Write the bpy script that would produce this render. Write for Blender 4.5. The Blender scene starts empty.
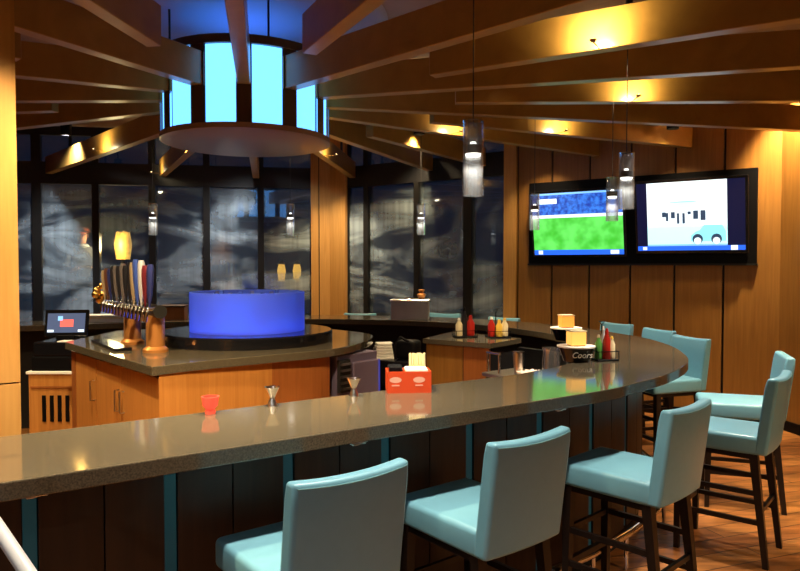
import bpy, bmesh, math, random
from mathutils import Vector, Matrix
random.seed(7)
C = bpy.context.scene.collection
PI = math.pi

# ------------------------------------------------------------------ camera
EYE, F, CX, CY, HOR = 1.65, 690.0, 400.0, 285.5, 264.0
PITCH = math.atan((CY - HOR) / F)
cam_d = bpy.data.cameras.new('camera')
cam_d.sensor_width = 36.0
cam_d.lens = 36.0 * F / 800.0
cam_d.clip_start = 0.05
cam = bpy.data.objects.new('camera', cam_d)
cam.location = (0, 0, EYE)
cam.rotation_euler = (PI / 2 - PITCH, 0, 0)
C.objects.link(cam)
bpy.context.scene.camera = cam

# ------------------------------------------------------------------ world / exposure
w = bpy.data.worlds.new('night'); bpy.context.scene.world = w
w.use_nodes = True
w.node_tree.nodes['Background'].inputs[0].default_value = (0.02, 0.04, 0.09, 1)
w.node_tree.nodes['Background'].inputs[1].default_value = 0.25
vs = bpy.context.scene.view_settings
vs.view_transform = 'Standard'; vs.look = 'None'; vs.gamma = 1.0; vs.exposure = 0.0
vs.use_curve_mapping = False

WARM = (1.0, 0.75, 0.42)
SOFT = (1.0, 0.86, 0.68)
COOL = (0.95, 0.97, 1.0)

# (x, y, z, energy, spot degrees, aim offset x, y, colour) : ceiling downlights of the room plus added fill
DOWN = [(-0.75, 1.75, 230, 88, 0, 0.1, SOFT), (0.25, 2.45, 260, 80, 0, 0.1, SOFT), (1.05, 3.15, 260, 80, 0, 0.1, SOFT),
        (1.85, 3.95, 300, 80, 0, 0, SOFT), (2.15, 5.85, 220, 85, 0, 0, SOFT), (3.0, 4.3, 1150, 95, 0, 0, WARM),
        (-0.55, 3.05, 480, 100, -0.1, 0.35, WARM), (0.75, 5.13, 330, 56, 0, 0.1, WARM), (-1.7, 3.35, 420, 100, -0.1, 0.3, WARM),
        (-3.3, 4.9, 260, 100, 0, 0, WARM), (-2.4, 7.6, 260, 110, 0, 0, WARM), (0.2, 7.3, 260, 110, 0, -0.1, WARM), (-4.0, 8.3, 270, 120, 0, 0.4, COOL), (-1.9, 8.8, 230, 120, 0, 0.4, COOL),  # the COOL pair is added to brighten the window panes
        (3.66, 6.50, 680, 80, 0.30, 0.25, WARM), (2.75, 7.0, 60, 95, 0.1, 0.2, WARM), (1.55, 7.9, 65, 95, 0.1, 0.2, WARM), (0.2, 8.9, 110, 110, 0.1, 0.3, WARM), (-1.0, 9.3, 200, 90, 0, 0.2, WARM),  # the low-energy ones are washers added along the panelled wall
        (-1.30, 2.02, 400, 85, -0.15, 0.25, WARM), (1.6, -1.2, 130, 130, 0, 0.2, COOL), (-1.0, -1.2, 120, 130, 0, 0.2, COOL),  # COOL pair behind the camera: unseen fill added for the stool backs
        (3.6, 1.2, 420, 120, 0, 0.2, WARM)]  # unseen fill added for the floor

# ------------------------------------------------------------------ pixel <-> place
RIGHT = Vector((1, 0, 0)); FWD = Vector((0, math.cos(PITCH), -math.sin(PITCH))); UP = Vector((0, math.sin(PITCH), math.cos(PITCH)))
def ray(px, py):
    return FWD + RIGHT * ((px - CX) / F) - UP * ((py - CY) / F)
def P(px, py, z):                       # where the ray of a pixel meets the level z
    r = ray(px, py); t = (z - EYE) / r.z
    return Vector((r.x * t, r.y * t, z))
def D(px, py, y):                       # where it reaches the distance y
    r = ray(px, py); t = y / r.y
    return Vector((r.x * t, y, EYE + r.z * t))
def proj(v):
    q = Vector(v) - Vector((0, 0, EYE)); d = q.dot(FWD)
    return (CX + F * q.x / d, CY - F * q.dot(UP) / d)

# ------------------------------------------------------------------ materials
MATS = {}
def new_mat(name):
    m = bpy.data.materials.new(name); m.use_nodes = True
    MATS[name] = m
    return m, m.node_tree.nodes, m.node_tree.links, m.node_tree.nodes['Principled BSDF']
def plain(name, col, rough=0.5, metal=0.0, spec=0.5, noise=0.0, nscale=20.0, coat=0.0, bump=0.0):
    m, n, l, b = new_mat(name)
    b.inputs['Base Color'].default_value = (*col, 1)
    b.inputs['Roughness'].default_value = rough
    b.inputs['Metallic'].default_value = metal
    b.inputs['Specular IOR Level'].default_value = spec
    b.inputs['Coat Weight'].default_value = coat
    tc = n.new('ShaderNodeTexCoord')
    tx = n.new('ShaderNodeTexNoise'); tx.inputs['Scale'].default_value = nscale; tx.inputs['Detail'].default_value = 4
    l.new(tc.outputs['Object'], tx.inputs['Vector'])
    if noise > 0:
        mx = n.new('ShaderNodeMix'); mx.data_type = 'RGBA'
        mx.inputs[6].default_value = (*[c * (1 - noise) for c in col], 1)
        mx.inputs[7].default_value = (*[min(1, c * (1 + noise)) for c in col], 1)
        l.new(tx.outputs['Fac'], mx.inputs[0]); l.new(mx.outputs[2], b.inputs['Base Color'])
    if bump > 0:
        bp = n.new('ShaderNodeBump'); bp.inputs['Strength'].default_value = bump; bp.inputs['Distance'].default_value = 0.004
        l.new(tx.outputs['Fac'], bp.inputs['Height']); l.new(bp.outputs[0], b.inputs['Normal'])
    return m
def wood(name, c1, c2, rough=0.4, stretch=(9, 9, 0.7), spec=0.4, coat=0.0):
    m, n, l, b = new_mat(name)
    tc = n.new('ShaderNodeTexCoord'); mp = n.new('ShaderNodeMapping'); mp.inputs['Scale'].default_value = stretch
    tx = n.new('ShaderNodeTexNoise'); tx.inputs['Scale'].default_value = 3.0; tx.inputs['Detail'].default_value = 6; tx.inputs['Distortion'].default_value = 0.6
    cr = n.new('ShaderNodeValToRGB'); cr.color_ramp.elements[0].position = 0.3; cr.color_ramp.elements[1].position = 0.7
    cr.color_ramp.elements[0].color = (*c1, 1); cr.color_ramp.elements[1].color = (*c2, 1)
    l.new(tc.outputs['Object'], mp.inputs[0]); l.new(mp.outputs[0], tx.inputs['Vector']); l.new(tx.outputs['Fac'], cr.inputs[0])
    l.new(cr.outputs[0], b.inputs['Base Color'])
    b.inputs['Roughness'].default_value = rough; b.inputs['Specular IOR Level'].default_value = spec
    b.inputs['Coat Weight'].default_value = coat; b.inputs['Coat Roughness'].default_value = 0.12
    return m
def glow(name, col, strength):
    m, n, l, b = new_mat(name)
    b.inputs['Base Color'].default_value = (*[c * 0.5 for c in col], 1)
    b.inputs['Emission Color'].default_value = (*col, 1); b.inputs['Emission Strength'].default_value = strength
    b.inputs['Roughness'].default_value = 0.4
    return m
def clear(name, tint=(0.95, 0.97, 1.0), gloss=0.12, haze=0.06, hazecol=(0.8, 0.85, 0.9)):
    m, n, l, b = new_mat(name); n.remove(b)
    out = n['Material Output']
    t = n.new('ShaderNodeBsdfTransparent'); t.inputs[0].default_value = (*tint, 1)
    g = n.new('ShaderNodeBsdfGlossy'); g.inputs['Roughness'].default_value = 0.04
    d = n.new('ShaderNodeBsdfDiffuse'); d.inputs[0].default_value = (*hazecol, 1)
    lw = n.new('ShaderNodeLayerWeight'); lw.inputs[0].default_value = 0.35
    ma = n.new('ShaderNodeMath'); ma.operation = 'MULTIPLY_ADD'; ma.inputs[1].default_value = 0.75; ma.inputs[2].default_value = gloss
    l.new(lw.outputs['Facing'], ma.inputs[0])
    m1 = n.new('ShaderNodeMixShader'); m1.inputs[0].default_value = haze
    l.new(t.outputs[0], m1.inputs[1]); l.new(d.outputs[0], m1.inputs[2])
    m2 = n.new('ShaderNodeMixShader'); l.new(ma.outputs[0], m2.inputs[0])
    l.new(m1.outputs[0], m2.inputs[1]); l.new(g.outputs[0], m2.inputs[2]); l.new(m2.outputs[0], out.inputs[0])
    return m

wood('beam_wood', (0.25, 0.132, 0.026), (0.32, 0.175, 0.038), 0.28, (2, 2, 2))
wood('panel_wood', (0.23, 0.100, 0.019), (0.30, 0.138, 0.029), 0.40, (12, 12, 0.6))
wood('pale_wood', (0.48, 0.24, 0.062), (0.58, 0.31, 0.09), 0.45, (12, 12, 0.6))
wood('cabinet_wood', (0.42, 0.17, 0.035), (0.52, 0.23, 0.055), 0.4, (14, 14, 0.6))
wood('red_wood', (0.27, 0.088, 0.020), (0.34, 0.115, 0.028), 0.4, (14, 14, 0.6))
wood('die_wood', (0.026, 0.012, 0.006), (0.045, 0.020, 0.009), 0.45, (10, 10, 0.6))
wood('leg_wood', (0.007, 0.004, 0.003), (0.013, 0.007, 0.005), 0.4, (12, 12, 1))
plain('black', (0.004, 0.004, 0.005), 0.5, spec=0.08)
plain('gap_black', (0.004, 0.003, 0.003), 0.8)
plain('gloss_black', (0.006, 0.006, 0.008), 0.15)
plain('dark_metal', (0.03, 0.028, 0.026), 0.4, 0.6)
plain('steel', (0.62, 0.60, 0.57), 0.28, 1.0, noise=0.1, nscale=8)
plain('chrome', (0.8, 0.8, 0.82), 0.12, 1.0)
plain('gold', (0.85, 0.55, 0.16), 0.25, 1.0)
plain('copper', (0.62, 0.26, 0.07), 0.35, 0.6)
plain('white_paint', (0.85, 0.85, 0.82), 0.35)
plain('paper', (0.82, 0.80, 0.74), 0.8)
plain('red_plastic', (0.72, 0.075, 0.018), 0.4)
plain('emblem', (0.85, 0.45, 0.35), 0.6)
plain('ketchup', (0.45, 0.02, 0.012), 0.3)
plain('mustard', (0.80, 0.52, 0.08), 0.3)
plain('cream', (0.80, 0.68, 0.42), 0.4)
plain('green_label', (0.08, 0.28, 0.05), 0.4)
plain('ceiling_paint', (0.30, 0.20, 0.12), 0.8, noise=0.15, nscale=3)
plain('medallion_paint', (0.30, 0.30, 0.36), 0.7)
plain('drum_brown', (0.26, 0.16, 0.10), 0.3)
plain('leather', (0.165, 0.395, 0.51), 0.33, noise=0.06, nscale=30, bump=0.06)
plain('piping', (0.13, 0.30, 0.33), 0.4)
plain('towel', (0.85, 0.70, 0.66), 0.9, noise=0.15, nscale=60, bump=0.4)
plain('skin', (0.50, 0.24, 0.14), 0.5)
plain('dark_cloth', (0.05, 0.06, 0.09), 0.9, noise=0.2)
plain('pale_cloth', (0.6, 0.6, 0.62), 0.9)
plain('red_cap', (0.55, 0.08, 0.04), 0.7)
plain('deck', (0.06, 0.06, 0.06), 0.8, noise=0.3, nscale=2)
plain('cooler_steel', (0.28, 0.23, 0.36), 0.35, 0.6)
plain('straw', (0.95, 0.86, 0.50), 0.4)
plain('header_black', (0.006, 0.006, 0.008), 0.6)
for nm, c in (('h_tan', (0.40, 0.30, 0.18)), ('h_brown', (0.12, 0.05, 0.03)), ('h_navy', (0.03, 0.04, 0.16)), ('h_dark', (0.02, 0.02, 0.025)),
              ('h_grey', (0.16, 0.14, 0.14)), ('h_blue', (0.05, 0.10, 0.42)), ('h_white', (0.6, 0.62, 0.66)), ('h_wine', (0.16, 0.02, 0.03))):
    plain(nm, c, 0.3)
glow('drum_panel', (0.115, 0.42, 1.0), 2.7)
glow('blue_led', (0.05, 0.14, 1.0), 3.0)
glow('violet_edge', (0.06, 0.07, 0.45), 0.5)
plain('drum_frame', (0.06, 0.035, 0.022), 0.35)
plain('box_grey', (0.42, 0.42, 0.40), 0.45, 0.0, noise=0.2, nscale=6)
glow('teal_led', (0.010, 0.12, 0.15), 0.14)
glow('lamp_hot', (1.0, 0.92, 0.78), 5.0)
glow('lamp_warm', (1.0, 0.66, 0.28), 12.0)
glow('amber_glow', (1.0, 0.48, 0.08), 1.5)
glow('votive', (1.0, 0.36, 0.05), 1.0)
glow('votive_yellow', (1.0, 0.52, 0.10), 1.1)
glow('candle_red', (1.0, 0.10, 0.05), 0.7)
glow('tv_white', (0.80, 0.93, 1.0), 1.25)
glow('tv_sky', (0.60, 0.98, 1.0), 1.2)
glow('tv_teal', (0.28, 0.80, 0.92), 1.2)
glow('tv_blue', (0.02, 0.13, 0.85), 1.3)
glow('tv_lightblue', (0.25, 0.55, 1.0), 1.2)
glow('tv_navy', (0.002, 0.004, 0.035), 1.0)
glow('tv_ink', (0.03, 0.06, 0.12), 1.0)
glow('tv_pos', (0.06, 0.09, 0.18), 1.0)
glow('tv_red', (0.9, 0.15, 0.12), 1.0)

def tv_noise(name, c1, c2, scale, strength):
    m, n, l, b = new_mat(name)
    tc = n.new('ShaderNodeTexCoord'); tx = n.new('ShaderNodeTexNoise'); tx.inputs['Scale'].default_value = scale
    cr = n.new('ShaderNodeValToRGB'); cr.color_ramp.elements[0].position = 0.35; cr.color_ramp.elements[1].position = 0.65
    cr.color_ramp.elements[0].color = (*c1, 1); cr.color_ramp.elements[1].color = (*c2, 1)
    l.new(tc.outputs['Object'], tx.inputs['Vector']); l.new(tx.outputs['Fac'], cr.inputs[0])
    l.new(cr.outputs[0], b.inputs['Emission Color']); b.inputs['Emission Strength'].default_value = strength
    b.inputs['Base Color'].default_value = (0.02, 0.02, 0.02, 1)
tv_noise('tv_grass', (0.05, 0.50, 0.03), (0.14, 0.78, 0.12), 6, 1.35)
tv_noise('tv_crowd', (0.01, 0.05, 0.45), (0.05, 0.26, 0.95), 22, 1.1)
clear('glass', gloss=0.10, haze=0.05)
clear('glass_pendant', (0.90, 0.92, 0.94), 0.10, 0.055)
clear('glass_smoke', (0.35, 0.36, 0.38), 0.10, 0.05)

def quartz():
    m, n, l, b = new_mat('quartz')
    tc = n.new('ShaderNodeTexCoord')
    a = n.new('ShaderNodeTexNoise'); a.inputs['Scale'].default_value = 180; a.inputs['Detail'].default_value = 2
    v = n.new('ShaderNodeTexVoronoi'); v.inputs['Scale'].default_value = 130
    cr = n.new('ShaderNodeValToRGB'); cr.color_ramp.elements[0].position = 0.3; cr.color_ramp.elements[1].position = 0.75
    cr.color_ramp.elements[0].color = (0.054, 0.046, 0.031, 1); cr.color_ramp.elements[1].color = (0.132, 0.110, 0.074, 1)
    l.new(tc.outputs['Object'], a.inputs['Vector']); l.new(tc.outputs['Object'], v.inputs['Vector']); l.new(a.outputs['Fac'], cr.inputs[0])
    l.new(cr.outputs[0], b.inputs['Base Color'])
    b.inputs['Roughness'].default_value = 0.085; b.inputs['Specular IOR Level'].default_value = 0.75
quartz()

def floor_mat():
    m, n, l, b = new_mat('floor_wood')
    tc = n.new('ShaderNodeTexCoord'); mp = n.new('ShaderNodeMapping')
    mp.inputs['Rotation'].default_value = (0, 0, math.radians(-20)); mp.inputs['Scale'].default_value = (1, 1, 1)
    br = n.new('ShaderNodeTexBrick'); br.inputs['Scale'].default_value = 1.0; br.inputs['Brick Width'].default_value = 1.3; br.inputs['Row Height'].default_value = 0.16
    br.inputs['Mortar Size'].default_value = 0.004
    br.inputs['Color1'].default_value = (0.52, 0.21, 0.055, 1); br.inputs['Color2'].default_value = (0.33, 0.115, 0.030, 1); br.inputs['Mortar'].default_value = (0.05, 0.02, 0.01, 1)
    mp2 = n.new('ShaderNodeMapping'); mp2.inputs['Rotation'].default_value = (0, 0, math.radians(-20)); mp2.inputs['Scale'].default_value = (1.2, 7, 1)
    tx = n.new('ShaderNodeTexNoise'); tx.inputs['Scale'].default_value = 2.2; tx.inputs['Detail'].default_value = 5; tx.inputs['Distortion'].default_value = 0.8
    cr = n.new('ShaderNodeValToRGB'); cr.color_ramp.elements[0].position = 0.35; cr.color_ramp.elements[1].position = 0.7
    cr.color_ramp.elements[0].color = (0.45, 0.45, 0.45, 1); cr.color_ramp.elements[1].color = (1.25, 1.25, 1.25, 1)
    mx = n.new('ShaderNodeMix'); mx.data_type = 'RGBA'; mx.blend_type = 'MULTIPLY'; mx.inputs[0].default_value = 1
    l.new(tc.outputs['Object'], mp.inputs[0]); l.new(mp.outputs[0], br.inputs['Vector'])
    l.new(tc.outputs['Object'], mp2.inputs[0]); l.new(mp2.outputs[0], tx.inputs['Vector']); l.new(tx.outputs['Fac'], cr.inputs[0])
    l.new(br.outputs['Color'], mx.inputs[6]); l.new(cr.outputs[0], mx.inputs[7]); l.new(mx.outputs[2], b.inputs['Base Color'])
    b.inputs['Roughness'].default_value = 0.34
floor_mat()

def pane_mat():                          # clear night glass, room reflections painted in as pale swirls
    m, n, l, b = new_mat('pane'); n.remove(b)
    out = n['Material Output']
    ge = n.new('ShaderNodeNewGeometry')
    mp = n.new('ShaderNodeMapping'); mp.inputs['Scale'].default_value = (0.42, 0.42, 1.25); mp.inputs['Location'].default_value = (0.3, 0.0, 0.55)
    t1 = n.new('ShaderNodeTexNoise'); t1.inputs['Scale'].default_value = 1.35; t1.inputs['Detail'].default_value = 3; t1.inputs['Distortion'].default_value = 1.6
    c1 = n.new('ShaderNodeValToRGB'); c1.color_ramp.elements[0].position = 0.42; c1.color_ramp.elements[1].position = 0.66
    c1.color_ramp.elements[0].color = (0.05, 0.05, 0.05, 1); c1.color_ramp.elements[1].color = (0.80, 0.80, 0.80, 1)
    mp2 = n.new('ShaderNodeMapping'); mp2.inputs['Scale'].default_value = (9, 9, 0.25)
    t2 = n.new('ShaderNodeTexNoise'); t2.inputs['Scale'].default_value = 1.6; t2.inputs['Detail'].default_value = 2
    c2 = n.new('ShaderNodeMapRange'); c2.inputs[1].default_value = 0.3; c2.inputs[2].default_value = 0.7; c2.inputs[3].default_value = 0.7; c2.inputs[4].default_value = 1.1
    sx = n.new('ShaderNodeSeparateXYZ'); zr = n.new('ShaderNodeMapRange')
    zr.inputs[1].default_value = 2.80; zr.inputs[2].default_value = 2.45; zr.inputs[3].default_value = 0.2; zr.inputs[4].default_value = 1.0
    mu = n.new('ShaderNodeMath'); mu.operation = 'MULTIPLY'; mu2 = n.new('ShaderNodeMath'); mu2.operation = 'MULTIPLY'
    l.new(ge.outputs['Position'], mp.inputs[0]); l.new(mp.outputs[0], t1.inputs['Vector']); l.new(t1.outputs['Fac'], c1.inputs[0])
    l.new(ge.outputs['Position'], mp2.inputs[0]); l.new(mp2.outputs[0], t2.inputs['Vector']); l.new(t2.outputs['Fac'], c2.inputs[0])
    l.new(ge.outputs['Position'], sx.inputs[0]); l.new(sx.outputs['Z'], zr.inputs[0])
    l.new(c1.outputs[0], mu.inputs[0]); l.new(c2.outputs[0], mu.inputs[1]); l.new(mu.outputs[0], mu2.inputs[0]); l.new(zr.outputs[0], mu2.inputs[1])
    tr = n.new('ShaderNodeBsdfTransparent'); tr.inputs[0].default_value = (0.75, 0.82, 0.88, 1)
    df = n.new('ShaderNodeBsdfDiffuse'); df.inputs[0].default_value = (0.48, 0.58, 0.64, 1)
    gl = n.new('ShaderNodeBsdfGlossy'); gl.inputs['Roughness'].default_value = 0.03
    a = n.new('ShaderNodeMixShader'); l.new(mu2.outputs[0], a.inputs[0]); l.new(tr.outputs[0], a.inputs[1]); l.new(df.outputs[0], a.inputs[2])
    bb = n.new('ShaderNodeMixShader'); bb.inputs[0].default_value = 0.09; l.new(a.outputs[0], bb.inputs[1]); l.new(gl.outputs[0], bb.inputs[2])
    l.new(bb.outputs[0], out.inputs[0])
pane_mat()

def acrylic():
    m, n, l, b = new_mat('acrylic'); n.remove(b); out = n['Material Output']
    tl = n.new('ShaderNodeBsdfTranslucent'); tl.inputs[0].default_value = (0.42, 0.60, 1.0, 1)
    df = n.new('ShaderNodeBsdfDiffuse'); df.inputs[0].default_value = (0.12, 0.13, 0.36, 1)
    em = n.new('ShaderNodeEmission'); em.inputs[0].default_value = (0.10, 0.14, 0.75, 1); em.inputs[1].default_value = 0.10
    a = n.new('ShaderNodeMixShader'); a.inputs[0].default_value = 0.35; l.new(tl.outputs[0], a.inputs[1]); l.new(df.outputs[0], a.inputs[2])
    ad = n.new('ShaderNodeAddShader'); l.new(a.outputs[0], ad.inputs[0]); l.new(em.outputs[0], ad.inputs[1]); l.new(ad.outputs[0], out.inputs[0])
acrylic()

# ------------------------------------------------------------------ object helpers
def tag(o, label=None, cat=None, group=None, kind=None):
    if label: o['label'] = label
    if cat: o['category'] = cat
    if group: o['group'] = group
    if kind: o['kind'] = kind
    return o
def thing(name, label, cat, loc=(0, 0, 0), rz=0.0, group=None):
    o = bpy.data.objects.new(name, None); C.objects.link(o)
    o.empty_display_size = 0.1
    o.location = loc; o.rotation_euler = (0, 0, rz)
    return tag(o, label, cat, group)
def obj(name, bm, mat, parent=None, smooth=False, loc=None):
    bmesh.ops.recalc_face_normals(bm, faces=bm.faces)
    me = bpy.data.meshes.new(name); bm.to_mesh(me); bm.free()
    me.materials.append(MATS[mat])
    if smooth:
        me.polygons.foreach_set('use_smooth', [True] * len(me.polygons))
        try: me.set_sharp_from_angle(angle=math.radians(38))
        except Exception: pass
    o = bpy.data.objects.new(name, me); C.objects.link(o)
    if parent is not None: o.parent = parent
    if loc is not None: o.location = loc
    return o
def link_mesh(name, me, parent, loc=(0, 0, 0), rot=(0, 0, 0)):
    o = bpy.data.objects.new(name, me); C.objects.link(o); o.parent = parent; o.location = loc; o.rotation_euler = rot
    return o
def dup(root, loc, rz, label=None, group=None):
    r = root.copy(); C.objects.link(r); r.location = loc; r.rotation_euler = (0, 0, rz)
    if label: r['label'] = label
    if group: r['group'] = group
    for ch in list(root.children):
        c = ch.copy(); C.objects.link(c); c.parent = r
        for g in list(ch.children):
            d = g.copy(); C.objects.link(d); d.parent = c
    return r
def B(): return bmesh.new()
def box(bm, c, s, rot=None, bevel=0.0, seg=2):
    r = bmesh.ops.create_cube(bm, size=1.0)
    vs_ = r['verts']
    bmesh.ops.scale(bm, vec=s, verts=vs_)
    if bevel > 0:
        es = list({e for v in vs_ for e in v.link_edges})
        rb = bmesh.ops.bevel(bm, geom=es, offset=bevel, segments=seg, profile=0.5, affect='EDGES')
        vs_ = list({v for f in rb['faces'] for v in f.verts} | {v for v in vs_ if v.is_valid})
    if rot is not None: bmesh.ops.rotate(bm, cent=(0, 0, 0), matrix=rot, verts=vs_)
    bmesh.ops.translate(bm, vec=c, verts=vs_)
    return bm
def cyl(bm, a, b, r1, r2=None, seg=16, caps=True):
    a = Vector(a); b = Vector(b); d = b - a; r2 = r1 if r2 is None else r2
    q = d.to_track_quat('Z', 'Y').to_matrix().to_4x4()
    bmesh.ops.create_cone(bm, cap_ends=caps, cap_tris=False, segments=seg, radius1=r1, radius2=r2, depth=d.length, matrix=Matrix.Translation((a + b) / 2) @ q)
    return bm
def sphere(bm, c, r, s=(1, 1, 1), u=14, v=10):
    bmesh.ops.create_uvsphere(bm, u_segments=u, v_segments=v, radius=r, matrix=Matrix.Translation(c) @ Matrix.Diagonal((*s, 1)))
    return bm
def lathe(bm, prof, seg=24, c=(0, 0, 0), a0=0.0, a1=2 * PI):
    full = abs(a1 - a0 - 2 * PI) < 1e-6
    n = seg if full else seg + 1
    rings = []
    for r, z in prof:
        if r < 1e-6: rings.append([bm.verts.new((c[0], c[1], c[2] + z))] * n)
        else: rings.append([bm.verts.new((c[0] + r * math.cos(a0 + (a1 - a0) * i / seg), c[1] + r * math.sin(a0 + (a1 - a0) * i / seg), c[2] + z)) for i in range(n)])
    for k in range(len(rings) - 1):
        A, Bv = rings[k], rings[k + 1]
        for i in range(seg):
            j = (i + 1) % n
            q = []
            for v in (A[i], A[j], Bv[j], Bv[i]):
                if v not in q: q.append(v)
            if len(q) > 2:
                try: bm.faces.new(q)
                except ValueError: pass
    return bm
def tube(bm, pts, r, seg=10):
    pts = [Vector(p) for p in pts]; rings = []
    for i, p in enumerate(pts):
        d = (pts[min(i + 1, len(pts) - 1)] - pts[max(i - 1, 0)]).normalized()
        ref = Vector((0, 0, 1)) if abs(d.z) < 0.9 else Vector((1, 0, 0))
        u = d.cross(ref).normalized(); v = d.cross(u)
        rings.append([bm.verts.new(p + (u * math.cos(2 * PI * k / seg) + v * math.sin(2 * PI * k / seg)) * r) for k in range(seg)])
    for a, b in zip(rings, rings[1:]):
        for k in range(seg): bm.faces.new((a[k], a[(k + 1) % seg], b[(k + 1) % seg], b[k]))
    bm.faces.new(rings[0]); bm.faces.new(rings[-1])
    return bm
def prism(bm, pts, z0, z1):
    lo = [bm.verts.new((p[0], p[1], z0)) for p in pts]; hi = [bm.verts.new((p[0], p[1], z1)) for p in pts]
    n = len(pts)
    bm.faces.new(lo); bm.faces.new(hi)
    for i in range(n): bm.faces.new((lo[i], lo[(i + 1) % n], hi[(i + 1) % n], hi[i]))
    return bm
def strip(bm, A, Bp, z0, z1):             # a band between two plan lines
    r = []
    for a, b in zip(A, Bp):
        r.append([bm.verts.new((a[0], a[1], z0)), bm.verts.new((b[0], b[1], z0)), bm.verts.new((b[0], b[1], z1)), bm.verts.new((a[0], a[1], z1))])
    for p, q in zip(r, r[1:]):
        for k in range(4): bm.faces.new((p[k], p[(k + 1) % 4], q[(k + 1) % 4], q[k]))
    bm.faces.new(r[0]); bm.faces.new(r[-1])
    return bm
def slab(bm, a, b, t, z0, z1, side=1):    # upright slab from plan point a to b, thickness t to the left of a->b
    a = Vector(a[:2]); b = Vector(b[:2]); d = (b - a).normalized(); n = Vector((-d.y, d.x)) * t * side
    return prism(bm, [a, b, b + n, a + n], z0, z1)
def catmull(pts, per=10):
    pts = [Vector(p[:2]) for p in pts]; out = []
    for i in range(len(pts) - 1):
        p0 = pts[max(i - 1, 0)]; p1 = pts[i]; p2 = pts[i + 1]; p3 = pts[min(i + 2, len(pts) - 1)]
        for k in range(per):
            t = k / per
            out.append(0.5 * ((2 * p1) + (p2 - p0) * t + (2 * p0 - 5 * p1 + 4 * p2 - p3) * t * t + (3 * p1 - p0 - 3 * p2 + p3) * t ** 3))
    out.append(pts[-1]); return out
def offset(path, d):
    out = []
    for i, p in enumerate(path):
        t = (path[min(i + 1, len(path) - 1)] - path[max(i - 1, 0)]).normalized()
        out.append(p + Vector((-t.y, t.x)) * d)
    return out
def light(name, kind, loc, energy, col, parent=None, size=0.05, spot=None, blend=0.6, rot=None):
    d = bpy.data.lights.new(name, kind); d.energy = energy; d.color = col
    if kind in ('POINT', 'SPOT'): d.shadow_soft_size = size
    if kind == 'SPOT': d.spot_size = math.radians(spot); d.spot_blend = blend
    o = bpy.data.objects.new(name, d); C.objects.link(o); o.location = loc
    if rot is not None: o.rotation_euler = rot
    if parent is not None: o.parent = parent
    return o

# ================================================================== THE SETTING
CEIL = 3.55
DC = Vector((D(247.5, 264, 5.4).x, 5.4))                      # axis of the drum and the island
# TV wall / window wall plan lines
tvA = Vector(D(757, 264, 7.05)[:2]); tvB = Vector(D(530, 264, 8.46)[:2])
tdir = (tvB - tvA).normalized()                             # going left and away
def on_line(px, o, d):                                      # plan point of a wall seen at column px (at eye level)
    k = ray(px, 264).x / ray(px, 264).y
    s = (k * o.y - o.x) / (d.x - k * d.y)
    return o + d * s
W2R = on_line(782, tvA, tdir)
COR = on_line(331, tvA, tdir)
ang = math.atan2(tdir.y, tdir.x) + math.radians(45)
ldir = Vector((math.cos(ang), math.sin(ang)))
W1L = COR + ldir * 6.6
W3E = Vector((5.45, -3.0)); WBL = Vector((W1L.x - 0.1, -3.0))
POLY = [W3E, W2R, COR, W1L, WBL]
def hit_poly(o, d):
    best = 99.0
    for i in range(len(POLY)):
        a, b = POLY[i], POLY[(i + 1) % len(POLY)]
        e = b - a; den = d.x * e.y - d.y * e.x
        if abs(den) < 1e-9: continue
        t = ((a.x - o.x) * e.y - (a.y - o.y) * e.x) / den
        u = ((a.x - o.x) * d.y - (a.y - o.y) * d.x) / den
        if t > 0.01 and -0.001 <= u <= 1.001: best = min(best, t)
    return best

tag(obj('floor', prism(B(), POLY, -0.10, 0.0), 'floor_wood'), kind='structure')
tag(obj('ceiling', prism(B(), POLY, CEIL, CEIL + 0.1), 'ceiling_paint'), kind='structure')
# panelled wall with the screens
def panelled(name, edges, mat, z1, t=0.03, gap=0.012, back=0.12, z0=0.10):
    wl = obj(name, slab(B(), edges[0], edges[-1], back, 0.0, z1, side=-1), 'gap_black'); tag(wl, kind='structure')
    for a, b in zip(edges, edges[1:]):
        d = (b - a).normalized()
        obj('panel', slab(B(), a + d * gap, b - d * gap, t, z0, z1 - 0.01, side=1), mat, wl)
    return wl
e2 = [on_line(x, tvA, tdir) for x in (782, 724, 675, 631, 590, 552.7, 518.6, 505)]
panelled('wall_right', e2, 'panel_wood', CEIL)
tag(obj('baseboard_right', slab(B(), W2R + tdir * 0.05, e2[-1], 0.045, 0.0, 0.10), 'black'), kind='structure')
d3 = (W2R - W3E).normalized(); L3 = (W2R - W3E).length
e3 = [W3E + d3 * (L3 * k / 14) for k in range(15)]
panelled('wall_far_right', e3, 'panel_wood', CEIL)
tag(obj('baseboard_far_right', slab(B(), W3E, W2R - d3 * 0.05, 0.045, 0.0, 0.10), 'black'), kind='structure')
tag(obj('wall_left', slab(B(), W1L, WBL, 0.12, 0, CEIL, side=-1), 'panel_wood'), kind='structure')
tag(obj('wall_back', slab(B(), WBL, W3E, 0.12, 0, CEIL, side=-1), 'panel_wood'), kind='structure')

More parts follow.
